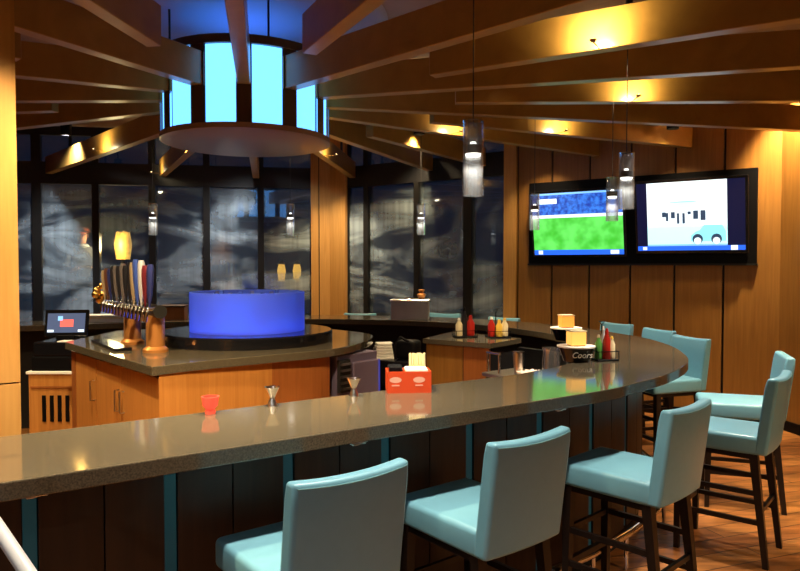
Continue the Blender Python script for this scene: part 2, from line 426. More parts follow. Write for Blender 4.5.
# glazed walls
def glazed(name, a, b, mull, zsill=0.45, zhead=2.76):
    # a -> b along the wall seen from inside going left, mull = plan points of the mullions
    d = (b - a).normalized()
    root = obj(name, slab(B(), a, b, 0.10, 0.0, zsill, side=-1), 'header_black'); tag(root, kind='structure')
    obj('header', slab(B(), a, b, 0.10, zhead, zhead + 0.30, side=-1), 'header_black', root)
    obj('sill', slab(B(), a, b, 0.14, zsill, zsill + 0.05, side=-1), 'header_black', root)
    obj('head_rail', slab(B(), a, b, 0.10, CEIL - 0.12, CEIL - 0.002, side=-1), 'header_black', root)
    pts = [a] + [m for m, _ in mull] + [b]
    for m, w_ in mull:
        obj('mullion', slab(B(), m - d * w_ / 2, m + d * w_ / 2, 0.13, zsill + 0.05, zhead, side=-1), 'dark_metal', root)
        obj('upper_mullion', slab(B(), m - d * w_ / 2, m + d * w_ / 2, 0.09, zhead + 0.30, CEIL - 0.12, side=-1), 'dark_metal', root)
    off = Vector((d.y, -d.x)) * 0.05
    for p, q in zip(pts, pts[1:]):
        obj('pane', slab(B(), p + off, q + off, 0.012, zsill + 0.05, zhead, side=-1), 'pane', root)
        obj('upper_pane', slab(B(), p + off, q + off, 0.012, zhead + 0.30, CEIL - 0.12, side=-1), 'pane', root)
    return root
colA = on_line(347.5, tvA, tdir)
mull2 = [(on_line(x, tvA, tdir), w_) for x, w_ in ((467, 0.12), (416, 0.08), (365.5, 0.08))]
glazed('window_2', e2[-1], colA, mull2)
colB = on_line(311, COR, ldir)
mull1 = [(on_line(x, COR, ldir), w_) for x, w_ in ((261, 0.09), (207, 0.09), (152.5, 0.09), (96, 0.09), (37, 0.12))]
mull1 += [(on_line(37, COR, ldir) + ldir * k * 0.85, 0.1) for k in (1, 2)]
glazed('window_1', colB, W1L, mull1)
# corner column of pale boards between the glazed walls
col_root = obj('trim_1', prism(B(), [colA, COR, colB, colB + Vector((-ldir.y, ldir.x)) * -0.1, COR + Vector((0, 0.12)), colA + Vector((tdir.y, -tdir.x)) * 0.1], 0, CEIL), 'gap_black')
tag(col_root, kind='structure')
c1 = on_line(319, COR, ldir)
for a, b in ((colA, COR - tdir * 0.02), (COR + ldir * 0.02, c1 - ldir * 0.008), (c1 + ldir * 0.008, colB)):
    obj('panel', slab(B(), a, b, 0.05, 0.0, CEIL - 0.005), 'pale_wood', col_root)
# pale jamb board left end of the TV wall
d2n = Vector((-tdir.y, tdir.x))
tag(obj('trim_2', slab(B(), on_line(517.5, tvA, tdir), on_line(505.5, tvA, tdir), 0.06, 0, CEIL - 0.005), 'pale_wood'), kind='structure')

# outside: a raised dark terrace
og = [on_line(520, tvA + Vector((0.567, 0.824)) * 0.2, tdir), COR + Vector((0.1, 0.25)), W1L + Vector((0, 0.25)), W1L + Vector((-1, 7)), COR + Vector((2.5, 7)), Vector((6, 14))]
tag(obj('terrace', prism(B(), og, -0.1, 0.45), 'deck'), kind='structure')

# ================================================================== CEILING BEAMS
BZ0, BZ1, BT = 2.885, 3.115, 0.09
A_C = math.atan2(*reversed((Vector(P(234, 0, BZ0)[:2]) - DC)[:]))
def beam(px, py, r0, label, group, maxlen=7.2):
    q = Vector(P(px, py, BZ0)[:2]); d = (q - DC).normalized(); o_ = DC
    if r0 < 1:                                             # long beams are fixed to the nearest upright of the drum
        a_ = math.atan2(d.y, d.x); k_ = round((a_ - A_C) / (PI / 6)); am = A_C + k_ * PI / 6
        if abs(a_ - am) < 0.2:
            o_ = DC + Vector((math.cos(am), math.sin(am))) * r0; d = (q - o_).normalized(); r0 = 0.0
    L = min(hit_poly(o_, d) - 0.06, maxlen)
    n = Vector((-d.y, d.x)) * BT / 2
    a = o_ + d * r0; b = o_ + d * L
    bm = prism(B(), [a - n, b - n, b + n, a + n], BZ0, BZ1)
    bmesh.ops.bevel(bm, geom=list(bm.edges), offset=0.004, segments=1, affect='EDGES')
    o = obj('ceiling_beam', bm, 'beam_wood')
    tag(o, label, 'beam', group)
    # two steel hangers to the ceiling
    for s in (0.25, 0.8):
        c = a + (b - a) * s
        obj('hanger', box(B(), (c.x, c.y, (BZ1 + CEIL) / 2), (0.03, 0.03, CEIL - BZ1)), 'dark_metal', o)
    return d, n.normalized(), o_
LB = 'long brown wooden ceiling beam running out from the glowing blue drum'
SB = 'shorter brown ceiling beam between long beams, its inner end stopping clear of the drum'
prim = [(234, 0), (17.5, 30), (17, 77), (17, 102), (17.5, 129), (40, 177), (155, 183), (257, 186), (364, 186), (461, 182), (560, 151), (735, 128), (800, 68), (600, 0)]
sec = [(365, 10), (80, 0), (800, 21), (800, 102), (722, 151), (470, 163), (17, 60), (17, 113)]
BD = {}
for p in prim: BD[p] = beam(*p, 0.60, LB, 'long radial ceiling beams')
for p in sec: BD[p] = beam(*p, 1.62 if p[1] > 15 else 1.45, SB, 'short radial ceiling beams')

# ================================================================== BLUE DRUM
R0, DZ0, DZ1 = 0.63, 2.575, 3.175
drum = thing('drum_lantern', 'round lantern drum of glowing pale blue panels hanging amid the beams', 'lantern', (DC.x, DC.y, DZ0))
obj('bottom_disc', lathe(B(), [(0, 0.0), (R0 - 0.02, 0.0), (R0 + 0.015, 0.012), (R0 + 0.015, 0.05), (R0 - 0.03, 0.055), (0, 0.055)], 64), 'drum_brown', drum, True)
obj('top_ring', lathe(B(), [(R0 - 0.07, DZ1 - DZ0 - 0.01), (R0 + 0.015, DZ1 - DZ0 - 0.01), (R0 + 0.015, DZ1 - DZ0 + 0.05), (R0 - 0.07, DZ1 - DZ0 + 0.05), (R0 - 0.07, DZ1 - DZ0 - 0.01)], 64), 'drum_frame', drum, True)
a_c = A_C
for k in range(12):
    a = a_c + k * PI / 6
    m = lathe(B(), [(R0 - 0.05, 0.05), (R0 + 0.006, 0.05), (R0 + 0.006, DZ1 - DZ0), (R0 - 0.05, DZ1 - DZ0), (R0 - 0.05, 0.05)], 4, (0, 0, 0), a - 0.085, a + 0.085)
    obj('mullion', m, 'drum_frame', drum)
    p = lathe(B(), [(R0 - 0.03, 0.055), (R0 - 0.015, 0.055), (R0 - 0.015, DZ1 - DZ0 - 0.01), (R0 - 0.03, DZ1 - DZ0 - 0.01), (R0 - 0.03, 0.055)], 8, (0, 0, 0), a + 0.085, a + PI / 6 - 0.085)
    obj('glowing_panel', p, 'drum_panel', drum, True)
for k in range(4):
    a = a_c + k * PI / 2 + 0.3
    obj('suspension_rod', cyl(B(), (0.57 * math.cos(a), 0.57 * math.sin(a), DZ1 - DZ0 + 0.04), (0.57 * math.cos(a), 0.57 * math.sin(a), CEIL - 0.03 - DZ0), 0.008), 'dark_metal', drum)
light('drum_uplight', 'POINT', (0, 0, DZ1 - DZ0 + 0.02), 9, (0.03, 0.13, 1.0), drum, 0.12)
tag(obj('ceiling_medallion', lathe(B(), [(0, CEIL - 0.03), (1.05, CEIL - 0.03), (1.1, CEIL - 0.001), (0, CEIL - 0.001)], 64, (DC.x, DC.y, 0)), 'medallion_paint', None, True),
    'pale round ceiling disc washed in blue light above the lantern drum', 'ceiling disc')

# ================================================================== BAR
BARZ, BT_ = 1.05, 0.055
frontL = P(0, 483, BARZ); frontR = P(600, 391, BARZ)
fd = (frontR - frontL).normalized()
outer_pts = [Vector((frontL - fd * 1.0)[:2]), Vector(frontL[:2])]
for k in (0.33, 0.66): outer_pts.append(Vector((frontL + (frontR - frontL) * k)[:2]))
for p in ((600, 391), (637, 382.5), (664, 375), (682, 367), (688.5, 360), (684, 353.5), (672, 346), (650, 339), (625, 334.3)):
    outer_pts.append(Vector(P(p[0], p[1], BARZ)[:2]))
outer_pts += [Vector(v) for v in ((1.72, 6.45), (1.35, 7.05), (0.75, 7.6), (0.0, 7.95), (-1.0, 8.1), (-2.4, 7.75), (-4.0, 7.2), (-5.6, 6.7))]
OUT = catmull(outer_pts, 12)
INN = offset(OUT, 0.585)
for _ in range(6):                                           # ease the inner curve
    INN = [INN[0]] + [(INN[i - 1] + INN[i] * 2 + INN[i + 1]) / 4 for i in range(1, len(INN) - 1)] + [INN[-1]]
bm = strip(B(), OUT, INN, BARZ - BT_, BARZ)
o = obj('bar_counter', bm, 'quartz'); md = o.modifiers.new('bevel', 'BEVEL'); md.width = 0.004; md.segments = 2; md.limit_method = 'ANGLE'; md.angle_limit = 0.8
tag(o, 'long glossy dark speckled stone bar top curving round the service area', 'bar top')
DIE = offset(OUT, 0.27); DIEb = offset(OUT, 0.38)
def smooth_path(p, n=4):
    for _ in range(n): p = [p[0]] + [(p[i - 1] + p[i] * 2 + p[i + 1]) / 4 for i in range(1, len(p) - 1)] + [p[-1]]
    return p
DIE = smooth_path(DIE); DIEb = smooth_path(DIEb)
cum = [0.0]
for p, q in zip(DIE, DIE[1:]): cum.append(cum[-1] + (q - p).length)
def at_s(path, s):
    s = max(0.0, min(s, cum[-1] - 1e-6))
    for i in range(len(cum) - 1):
        if cum[i + 1] >= s:
            t = (s - cum[i]) / (cum[i + 1] - cum[i]); return path[i].lerp(path[i + 1], t)
def seg_path(path, s0, s1):
    r = [at_s(path, s0)] + [path[i] for i in range(len(cum)) if s0 + 1e-4 < cum[i] < s1 - 1e-4] + [at_s(path, s1)]
    return r
def s_of_px(px, py=480):
    for i in range(len(DIE) - 1):
        a = proj((*DIE[i], 0.8))[0]; b = proj((*DIE[i + 1], 0.8))[0]
        if a <= px < b and DIE[i].y > 0.3: return cum[i] + (cum[i + 1] - cum[i]) * (px - a) / (b - a)
    return None
bar = thing('bar_panelling', 'dark wooden bar front with upright teal light strips under the counter', 'bar front', (0, 0, 0))
obj('core', strip(B(), offset(DIE, 0.02), DIEb, 0.0, BARZ - BT_), 'gap_black', bar)
ss = [s_of_px(x) for x in (30, 171, 289, 386, 470)]
step = (ss[4] - ss[0]) / 4
sj = [s for s in ss]
k = ss[0] - step
while k > 0.1: sj.insert(0, k); k -= step
k = ss[4] + step
while k < cum[-1] - 0.2: sj.append(k); k += step
ends = [0.0] + sj + [cum[-1]]
for a, b in zip(ends, ends[1:]):
    a2 = a + (0.024 if a > 0 else 0); b2 = b - 0.024
    mid = (a2 + b2) / 2
    A = seg_path(DIE, a2, mid - 0.003); A2 = [p for p in offset(A, 0.022)]
    obj('panel', strip(B(), A, A2, 0.10, BARZ - BT_ - 0.001), 'die_wood', bar)
    A = seg_path(DIE, mid + 0.003, b2); A2 = [p for p in offset(A, 0.022)]
    obj('panel', strip(B(), A, A2, 0.10, BARZ - BT_ - 0.001), 'die_wood', bar)
for s in sj:
    A = seg_path(DIE, s - 0.02, s + 0.02)
    obj('light_strip', strip(B(), offset(A, 0.010), offset(A, 0.022), 0.10, BARZ - BT_ - 0.002), 'teal_led', bar)
# foot rail with brackets
FR = smooth_path(offset(OUT, 0.13))
rail = thing('foot_rail', 'polished metal foot rail running along the bottom of the bar', 'foot rail')
obj('tube', tube(B(), [(p.x, p.y, 0.19) for p in FR[6:150]], 0.022), 'chrome', rail, True)
for i in range(10, 150, 14):
    p = FR[i]; q = DIE[i]
    obj('bracket', tube(B(), [(p.x, p.y, 0.0), (p.x, p.y, 0.17), ((p.x), p.y, 0.19)], 0.012, 8), 'chrome', rail, True)
# purse hooks under the counter edge
for hx, hy in ((38, 496), (362, 444), (565, 410)):
    c = P(hx, hy - 2, BARZ - BT_); 
    n = Vector((-fd.y, fd.x, 0))
    h = thing('purse_hook', 'small metal purse hook under the bar edge', 'hook', c + n * 0.03, math.atan2(fd.y, fd.x), 'purse hooks under the bar')
    obj('plate', box(B(), (0, 0, -0.004), (0.07, 0.03, 0.008), None, 0.002, 1), 'steel', h)
    obj('hook', tube(B(), [(-0.035, 0, -0.006), (-0.025, -0.01, -0.013), (-0.01, -0.014, -0.012), (0.01, -0.014, -0.009), (0.025, -0.01, -0.012), (0.035, 0, -0.006)], 0.003, 8), 'steel', h, True)

# ================================================================== PILLAR AT LEFT
pa = D(18.5, 264, 2.66); fn = Vector((-fd.y, fd.x)); f2 = Vector(fd[:2])
A0 = Vector(pa[:2]); pil_pts = [A0, A0 + fn * 0.45, A0 + fn * 0.45 - f2 * 0.5, A0 - f2 * 0.5]
pil = obj('trim_3', prism(B(), [p + (sum(pil_pts, Vector((0, 0))) / 4 - p) * 0.06 for p in pil_pts], 0, CEIL), 'gap_black'); tag(pil, kind='structure')
zj = EYE - (383 - 264) / F * 2.66
obj('panel', prism(B(), pil_pts, 0, zj - 0.003), 'pale_wood', pil)
obj('panel', prism(B(), pil_pts, zj + 0.003, CEIL - 0.002), 'pale_wood', pil)

# ================================================================== SCREENS ON THE WALL
tn = Vector((-tdir.y, tdir.x)); tn = tn if tn.dot(-tvA) > 0 else -tn      # into the room
rz_tv = math.atan2(tn.y, tn.x) + PI / 2                                     # local -y faces the room
def wall_pt(px): return on_line(px, tvA + tn * 0.03, tdir)
pL, pR = wall_pt(530), wall_pt(757)
bw = (pR - pL).length
ctr = (pL + pR) / 2
brd = thing('screen_backboard', 'large black board on the panelled wall carrying both screens', 'board', (ctr.x, ctr.y, 1.645), rz_tv)
obj('board', box(B(), (0, -0.02, 0.49), (bw, 0.04, 0.98), None, 0.004, 1), 'black', brd)
obj('edge_trim', box(B(), (0, -0.025, 0.0), (bw + 0.02, 0.05, 0.02)), 'dark_metal', brd)
def rect(x0, x1, z0, z1, y):
    bm = B(); v = [bm.verts.new((x, y, z)) for x, z in ((x0, z0), (x1, z0), (x1, z1), (x0, z1))]
    v2 = [bm.verts.new((x, y + 0.0015, z)) for x, z in ((x0, z0), (x1, z0), (x1, z1), (x0, z1))]
    bm.faces.new(v); bm.faces.new(v2)
    for i in range(4): bm.faces.new((v[i], v[(i + 1) % 4], v2[(i + 1) % 4], v2[i]))
    return bm
TILT = math.radians(9)
def television(pxa, pxb, za, zb, label):
    a = wall_pt(pxa); b = wall_pt(pxb); c = (a + b) / 2 + tn * 0.16
    wdt = (b - a).length; hgt = zb - za
    t = thing('television', label, 'television', (c.x, c.y, (za + zb) / 2), rz_tv)
    t.rotation_euler = (TILT, 0, rz_tv)
    obj('housing', box(B(), (0, 0.025, 0), (wdt + 0.06, 0.05, hgt + 0.06), None, 0.008, 2), 'gloss_black', t)
    obj('wall_bracket', box(B(), (0, 0.075, 0), (0.3, 0.06, 0.10)), 'black', t)
    scr = obj('screen', rect(-wdt / 2, wdt / 2, -hgt / 2, hgt / 2, -0.004), 'tv_navy', t)
    return t, scr, wdt, hgt
t1, s1, w1, h1 = television(538.5, 627, 1.755, 2.475, 'left wall television showing a green football pitch')
t1['label'] = 'wall television showing a bright green football pitch'
x0, x1, z0, z1 = -w1 / 2, w1 / 2, -h1 / 2, h1 / 2
obj('pitch', rect(x0, x1, z0 + h1 * 0.08, z0 + h1 * 0.60, -0.007), 'tv_grass', s1)
obj('crowd', rect(x0, x1, z0 + h1 * 0.65, z1 - h1 * 0.03, -0.007), 'tv_crowd', s1)
obj('hoarding', rect(x0, x1, z0 + h1 * 0.60, z0 + h1 * 0.65, -0.007), 'tv_white', s1)
obj('top_bar', rect(x0, x1, z1 - h1 * 0.03, z1, -0.007), 'tv_lightblue', s1)
obj('score_bug', rect(x0 + w1 * 0.06, x0 + w1 * 0.29, z1 - h1 * 0.17, z1 - h1 * 0.09, -0.010), 'tv_white', s1)
obj('ticker', rect(x0, x1, z0, z0 + h1 * 0.08, -0.007), 'tv_blue', s1)
obj('ticker_logo', rect(x1 - w1 * 0.14, x1 - w1 * 0.05, z0 + h1 * 0.01, z0 + h1 * 0.07, -0.010), 'tv_white', s1)
obj('ticker_text', rect(x0 + w1 * 0.05, x0 + w1 * 0.10, z0 + h1 * 0.01, z0 + h1 * 0.07, -0.010), 'tv_white', s1)
t2, s2, w2, h2 = television(641, 747, 1.785, 2.515, 'wall television with a white picture of a row of figures and a pale car')
x0, x1, z0, z1 = -w2 / 2, w2 / 2, -h2 / 2, h2 / 2
pl, pr = x0 + w2 * 0.10, x0 + w2 * 0.845
pw = pr - pl
obj('picture', rect(pl, pr, z0 + h2 * 0.08, z1, -0.007), 'tv_white', s2)
obj('lower_sky', rect(pl, pr, z0 + h2 * 0.08, z0 + h2 * 0.36, -0.009), 'tv_sky', s2)
obj('ticker', rect(x0, x1, z0 + h2 * 0.01, z0 + h2 * 0.075, -0.007), 'tv_blue', s2)
obj('ticker_band', rect(pl, pr, z0 + h2 * 0.075, z0 + h2 * 0.10, -0.010), 'tv_lightblue', s2)
obj('ticker_logo', rect(pr + w2 * 0.03, pr + w2 * 0.09, z0 + h2 * 0.01, z0 + h2 * 0.075, -0.010), 'tv_white', s2)
obj('ticker_text', rect(x0 + w2 * 0.05, x0 + w2 * 0.09, z0 + h2 * 0.02, z0 + h2 * 0.065, -0.010), 'tv_white', s2)
obj('roof_line', rect(pl + pw * 0.30, pl + pw * 0.64, z0 + h2 * 0.705, z0 + h2 * 0.72, -0.010), 'tv_teal', s2)
obj('roof', rect(pl + pw * 0.34, pl + pw * 0.60, z0 + h2 * 0.62, z0 + h2 * 0.705, -0.009), 'tv_sky', s2)
for fx, w_, zt, zb in ((0.22, 0.05, 0.57, 0.50), (0.26, 0.03, 0.56, 0.44), (0.335, 0.05, 0.57, 0.48), (0.40, 0.03, 0.55, 0.40), (0.47, 0.03, 0.55, 0.40), (0.54, 0.04, 0.57, 0.53), (0.62, 0.06, 0.58, 0.46), (0.71, 0.06, 0.58, 0.44)):
    obj('figure', rect(pl + pw * (fx - w_ / 2), pl + pw * (fx + w_ / 2), z0 + h2 * zb, z0 + h2 * zt, -0.011), 'tv_ink', s2)
bmc = B()
cp = [(0.56, 0.14), (0.56, 0.22), (0.61, 0.27), (0.67, 0.30), (0.72, 0.37), (0.94, 0.37), (0.98, 0.28), (0.985, 0.14)]
lo = [bmc.verts.new((pl + pw * x, -0.011, z0 + h2 * z)) for x, z in cp]; bmc.faces.new(lo)
obj('car', bmc, 'tv_teal', s2)
def disc(cx, cz, ra, rb, y, name, mat, par):
    bm = B(); n = 20
    bm.faces.new([bm.verts.new((cx + ra * math.cos(2 * PI * i / n), y, cz + rb * math.sin(2 * PI * i / n))) for i in range(n)])
    return obj(name, bm, mat, par)
for fx in (0.64, 0.87):
    disc(pl + pw * fx, z0 + h2 * 0.17, pw * 0.065, h2 * 0.075, -0.0125, 'wheel_arch', 'tv_ink', s2)
    disc(pl + pw * fx, z0 + h2 * 0.145, pw * 0.045, h2 * 0.05, -0.014, 'wheel', 'tv_white', s2)

# ================================================================== BAR STOOLS
def make_stool():
    t = thing('bar_stool', '', 'bar stool', (0, 0, 0))
    # local: the back runs along x, the sitter faces +y ; origin on the floor under the seat middle
    W, Dp = 0.41, 0.48
    bm = box(B(), (0, 0.04, 0.664), (W, Dp, 0.105), None, 0.022, 4)
    for v in bm.verts:
        if v.co.z > 0.70: v.co.z += 0.012 * (1 - (v.co.x / (W / 2)) ** 2) * (1 - (v.co.y / (Dp / 2)) ** 2)
    obj('seat', bm, 'leather', t, True)
    # gently dished backrest leaning back
    nx, nz = 12, 8; bm = B()
    def bp(i, k, s):
        x = -W / 2 + W * i / nx; zz = k / nz
        z = 0.615 + 0.415 * zz
        y = -0.205 - 0.055 * zz - 0.012 * math.sin(zz * PI) * 0 + (-0.014) * (1 - (2 * i / nx - 1) ** 2)
        th = 0.032
        if k == nz: th = 0.026
        z += 0.010 * ((2 * i / nx - 1) ** 2) * zz
        return (x, y + s * th, z)
    F_ = [[bm.verts.new(bp(i, k, 1)) for i in range(nx + 1)] for k in range(nz + 1)]
    K_ = [[bm.verts.new(bp(i, k, -1)) for i in range(nx + 1)] for k in range(nz + 1)]
    for k in range(nz):
        for i in range(nx):
            bm.faces.new((F_[k][i], F_[k][i + 1], F_[k + 1][i + 1], F_[k + 1][i])); bm.faces.new((K_[k][i], K_[k][i + 1], K_[k + 1][i + 1], K_[k + 1][i]))
        for i in (0, nx): bm.faces.new((F_[k][i], K_[k][i], K_[k + 1][i], F_[k + 1][i]))
    for k in (0, nz):
        for i in range(nx): bm.faces.new((F_[k][i], F_[k][i + 1], K_[k][i + 1], K_[k][i]))
    bk = obj('backrest', bm, 'leather', t, True)
    md = bk.modifiers.new('bevel', 'BEVEL'); md.width = 0.014; md.segments = 3; md.limit_method = 'ANGLE'; md.angle_limit = 0.9
    pts = [(bp(i, nz, -1)[0] * 0.95, bp(i, nz, -1)[1] - 0.001, bp(i, nz, -1)[2] - 0.016) for i in range(nx + 1)]
    obj('seam', tube(B(), pts, 0.0022, 6), 'piping', bk, True)
    for sx in (-1, 1):                                        # tapered legs
        for sy in (-1, 1):
            top = Vector((sx * 0.172, 0.03 + sy * 0.19 - (0.0 if sy > 0 else 0.01), 0.615)); bot = Vector((sx * 0.182, 0.03 + sy * 0.20 - (0.0 if sy > 0 else 0.07), 0.0))
            bm = B()
            r = [[bm.verts.new((c.x + a * h, c.y + b * h, c.z)) for a, b in ((-1, -1), (1, -1), (1, 1), (-1, 1))] for c, h in ((bot, 0.0145), (top, 0.022))]
            for i in range(4): bm.faces.new((r[0][i], r[0][(i + 1) % 4], r[1][(i + 1) % 4], r[1][i]))
            bm.faces.new(r[0]); bm.faces.new(r[1])
            obj('leg', bm, 'leg_wood', t)
    obj('apron', box(B(), (0, 0.03, 0.600), (0.37, 0.40, 0.03)), 'leg_wood', t)
    for sx in (-1, 1):
        for z in (0.24, 0.40): obj('stretcher', box(B(), (sx * 0.178, 0.01, z), (0.018, 0.42, 0.026)), 'leg_wood', t)
    obj('foot_bar', box(B(), (0, 0.225, 0.24), (0.35, 0.024, 0.028)), 'leg_wood', t)
    obj('stretcher', box(B(), (0, 0.222, 0.40), (0.35, 0.018, 0.024)), 'leg_wood', t)
    obj('stretcher', box(B(), (0, -0.205, 0.30), (0.35, 0.018, 0.024)), 'leg_wood', t)
    return t
ST = 1.03
stool_px = [((286, 487), (408, 460), 'teal leather bar stool alone beside the straight bar, farthest from the bar curve'),
            ((490, 446), (567, 428), 'teal leather bar stool standing second along the straight bar front'),
            ((668, 412.5), (706, 400), 'teal leather bar stool where the straight bar begins to curve'),
            ((772, 381), (788, 371), 'teal leather bar stool seen side-on, in front of another side-on stool'),
            ((794, 361), (777, 350.5), 'teal leather bar stool out by the panelled wall, behind another side-on stool'),
            ((708, 340), (676, 335.5), 'teal leather bar stool tucked against the rounded end of the bar'),
            ((678, 332), (642, 328), 'teal leather bar stool just behind the stool at the rounded bar end'),
            ((634, 325), (601, 322.5), 'teal leather bar stool behind the bar end, under the gap between the screens'),
            ((521, 319), (488, 317), 'teal stool back peeping above the far bar behind red and yellow sauce bottles'),
            ((459, 314), (431, 313.5), 'teal stool back peeping above the far bar under the dark window'),
            ((374, 313.5), (346, 314), 'teal stool back peeping above the far bar beside the pale corner column')]
st0 = None
for (pa_, pb_, lab) in stool_px:
    a = P(*pa_, ST); b = P(*pb_, ST)
    c = (a + b) / 2
    d = Vector((b.x - a.x, b.y - a.y)).normalized()          # local +x of the stool
    if c.y > 4.2 and pb_[1] < 360:
        # far side: seat faces back towards the bar ring
        pass
    nrm = Vector((-d.y, d.x))
    # turn the sitter towards the nearest point of the bar ring
    q = min(OUT, key=lambda v: (v - Vector((c.x, c.y))).length)
    tb = (q - Vector((c.x, c.y)))
    if nrm.dot(tb) < 0: nrm = -nrm; d = -d
    if c.y > 6.0:                                            # far ones: square to the bar, their width cannot be measured well
        nrm = tb.normalized(); d = Vector((nrm.y, -nrm.x))
        c = Vector((q.x, q.y, 0)) - Vector((nrm.x, nrm.y, 0)) * max(tb.length, 0.30)
    pos = Vector((c.x, c.y)) + nrm * 0.262
    rz = math.atan2(d.y, d.x)
    if st0 is None:
        st0 = make_stool(); st0.location = (pos.x, pos.y, 0); st0.rotation_euler = (0, 0, rz); st0['label'] = lab; st0['group'] = 'teal bar stools'
    else: dup(st0, (pos.x, pos.y, 0), rz, lab, 'teal bar stools')

# ================================================================== ISLAND
IZ = 1.05
isl_pts = [P(65, 342, IZ), P(152, 367, IZ), P(200, 361.5, IZ), P(270, 355, IZ), P(335, 348.5, IZ), P(368, 340, IZ)]
isl = [Vector(p[:2]) for p in isl_pts]
right = catmull(isl[1:] + [Vector((-0.28, 5.95)), Vector((-0.75, 6.45))], 6)
plan = [isl[0]] + right + [Vector((-1.7, 6.75)), Vector((-2.55, 6.2))]
o = obj('island_worktop', prism(B(), plan, IZ - 0.055, IZ), 'quartz'); md = o.modifiers.new('bevel', 'BEVEL'); md.width = 0.004; md.segments = 2; md.limit_method = 'ANGLE'; md.angle_limit = 0.6
tag(o, 'dark stone worktop of the island in the middle of the bar', 'worktop')
icab = thing('island_cabinet', 'orange wooden island cabinet with doors and steel handles inside the bar', 'cabinet')
cen = sum(plan, Vector((0, 0))) / len(plan)
def inset(p, d=0.05): return p + (cen - p).normalized() * d
b335 = inset(isl[4], 0.06)
body = [inset(p, 0.07) for p in plan if not (p.x > -0.92 and p.y < 5.9)]
obj('body', prism(B(), body, 0.0, IZ - 0.056), 'gap_black', icab)
LA, LBp = inset(isl[0], 0.05), inset(isl[1], 0.05)
ld = (LBp - LA).normalized(); LL = (LBp - LA).length; ln = Vector((-ld.y, ld.x))
def ipx(px):
    k = ray(px, 264).x / ray(px, 264).y
    return (k * LA.y - LA.x) / (ld.x - k * ld.y)
obj('end_post', slab(B(), LA, LA + ld * 0.10, 0.03, 0, IZ - 0.056), 'red_wood', icab)
dx = [0.105, ipx(95), ipx(120), LL - 0.005]
for i in range(3):
    a = LA + ld * (dx[i] + 0.004); b = LA + ld * (dx[i + 1] - 0.004)
    dr = obj('door', slab(B(), a - ln * 0.0, b - ln * 0.0, 0.03, 0.09, IZ - 0.075), 'cabinet_wood', icab)
    e = (b - ld * 0.04) if i in (0, 1) else (a + ld * 0.04)
    e = e - ln * 0.03
    obj('handle', tube(B(), [(e.x + ln.x * 0.032, e.y + ln.y * 0.032, 0.82), (e.x, e.y, 0.82), (e.x, e.y, 0.68), (e.x + ln.x * 0.032, e.y + ln.y * 0.032, 0.68)], 0.006, 8), 'steel', dr, True)
rp = [inset(p, 0.05) for p in right if p.x < isl[4].x + 0.02 and p.y < 5.2]
i268 = min(range(len(rp)), key=lambda i: abs(proj((*rp[i], 0.9))[0] - 268))
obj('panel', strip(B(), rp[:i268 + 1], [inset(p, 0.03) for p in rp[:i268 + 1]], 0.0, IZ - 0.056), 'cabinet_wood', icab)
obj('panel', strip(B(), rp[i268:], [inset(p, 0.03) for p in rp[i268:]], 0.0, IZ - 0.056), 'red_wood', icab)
# cooler under the rounded end
ca, cb = D(338, 360, 4.98), D(378, 360, 5.32)
cdv = Vector((cb.x - ca.x, cb.y - ca.y)); cw = cdv.length
cool = thing('undercounter_cooler', 'steel undercounter cooler with violet blue glow under the island end', 'cooler', ((ca.x + cb.x) / 2, (ca.y + cb.y) / 2, 0), math.atan2(cdv.y, cdv.x))
obj('body', box(B(), (0, 0.11, 0.49), (cw, 0.20, 0.98), None, 0.005, 1), 'cooler_steel', cool)
dr = obj('door', box(B(), (0.07, -0.005, 0.49), (cw - 0.15, 0.03, 0.86), None, 0.006, 1), 'cooler_steel', cool)
obj('edge_light', box(B(), (cw / 2 - 0.012, -0.022, 0.49), (0.012, 0.008, 0.86)), 'violet_edge', dr)
rack = obj('bottle_rack', box(B(), (-cw / 2 + 0.055, -0.005, 0.83), (0.11, 0.03, 0.24)), 'gap_black', cool)
for k in range(5): obj('rack_bar', box(B(), (-cw / 2 + 0.055, -0.028, 0.74 + k * 0.045), (0.10, 0.012, 0.016)), 'steel', rack)

# lit blue screen on a black plinth
scr = thing('backlit_screen', 'curved translucent screen glowing blue on a round black plinth', 'screen', (DC.x, DC.y, IZ))
obj('plinth', lathe(B(), [(0, 0), (0.66, 0), (0.66, 0.075), (0.65, 0.085), (0, 0.085)], 56), 'gloss_black', scr, True)
obj('shell', lathe(B(), [(0.428, 0.085), (0.44, 0.085), (0.44, 0.385), (0.428, 0.385), (0.428, 0.085)], 56), 'acrylic', scr, True)
obj('light_ring', lathe(B(), [(0.33, 0.086), (0.41, 0.086), (0.41, 0.10), (0.33, 0.10), (0.33, 0.086)], 48), 'blue_led', scr, True)
light('screen_glow', 'POINT', (0, -0.25, 0.13), 19, (0.04, 0.30, 1.0), scr, 0.06)
for k in range(9):
    a = -PI + (k + 0.5) * PI / 9
    bx_, by_ = DC.x + 0.24 * math.cos(a), DC.y + 0.24 * math.sin(a)
    b = thing('liquor_bottle', 'dark bottle standing inside the glowing blue screen, only its cap showing', 'bottle', (bx_, by_, IZ + 0.0855), 0, 'bottles inside the blue screen')
    obj('glass_body', lathe(B(), [(0, 0), (0.036, 0), (0.038, 0.01), (0.038, 0.17), (0.014, 0.23), (0.014, 0.275), (0, 0.275)], 16), 'h_dark', b, True)
    obj('cap', cyl(B(), (0, 0, 0.275), (0, 0, 0.298 + 0.008 * (k % 3)), 0.016), 'steel' if k % 2 else 'h_blue', b, True)

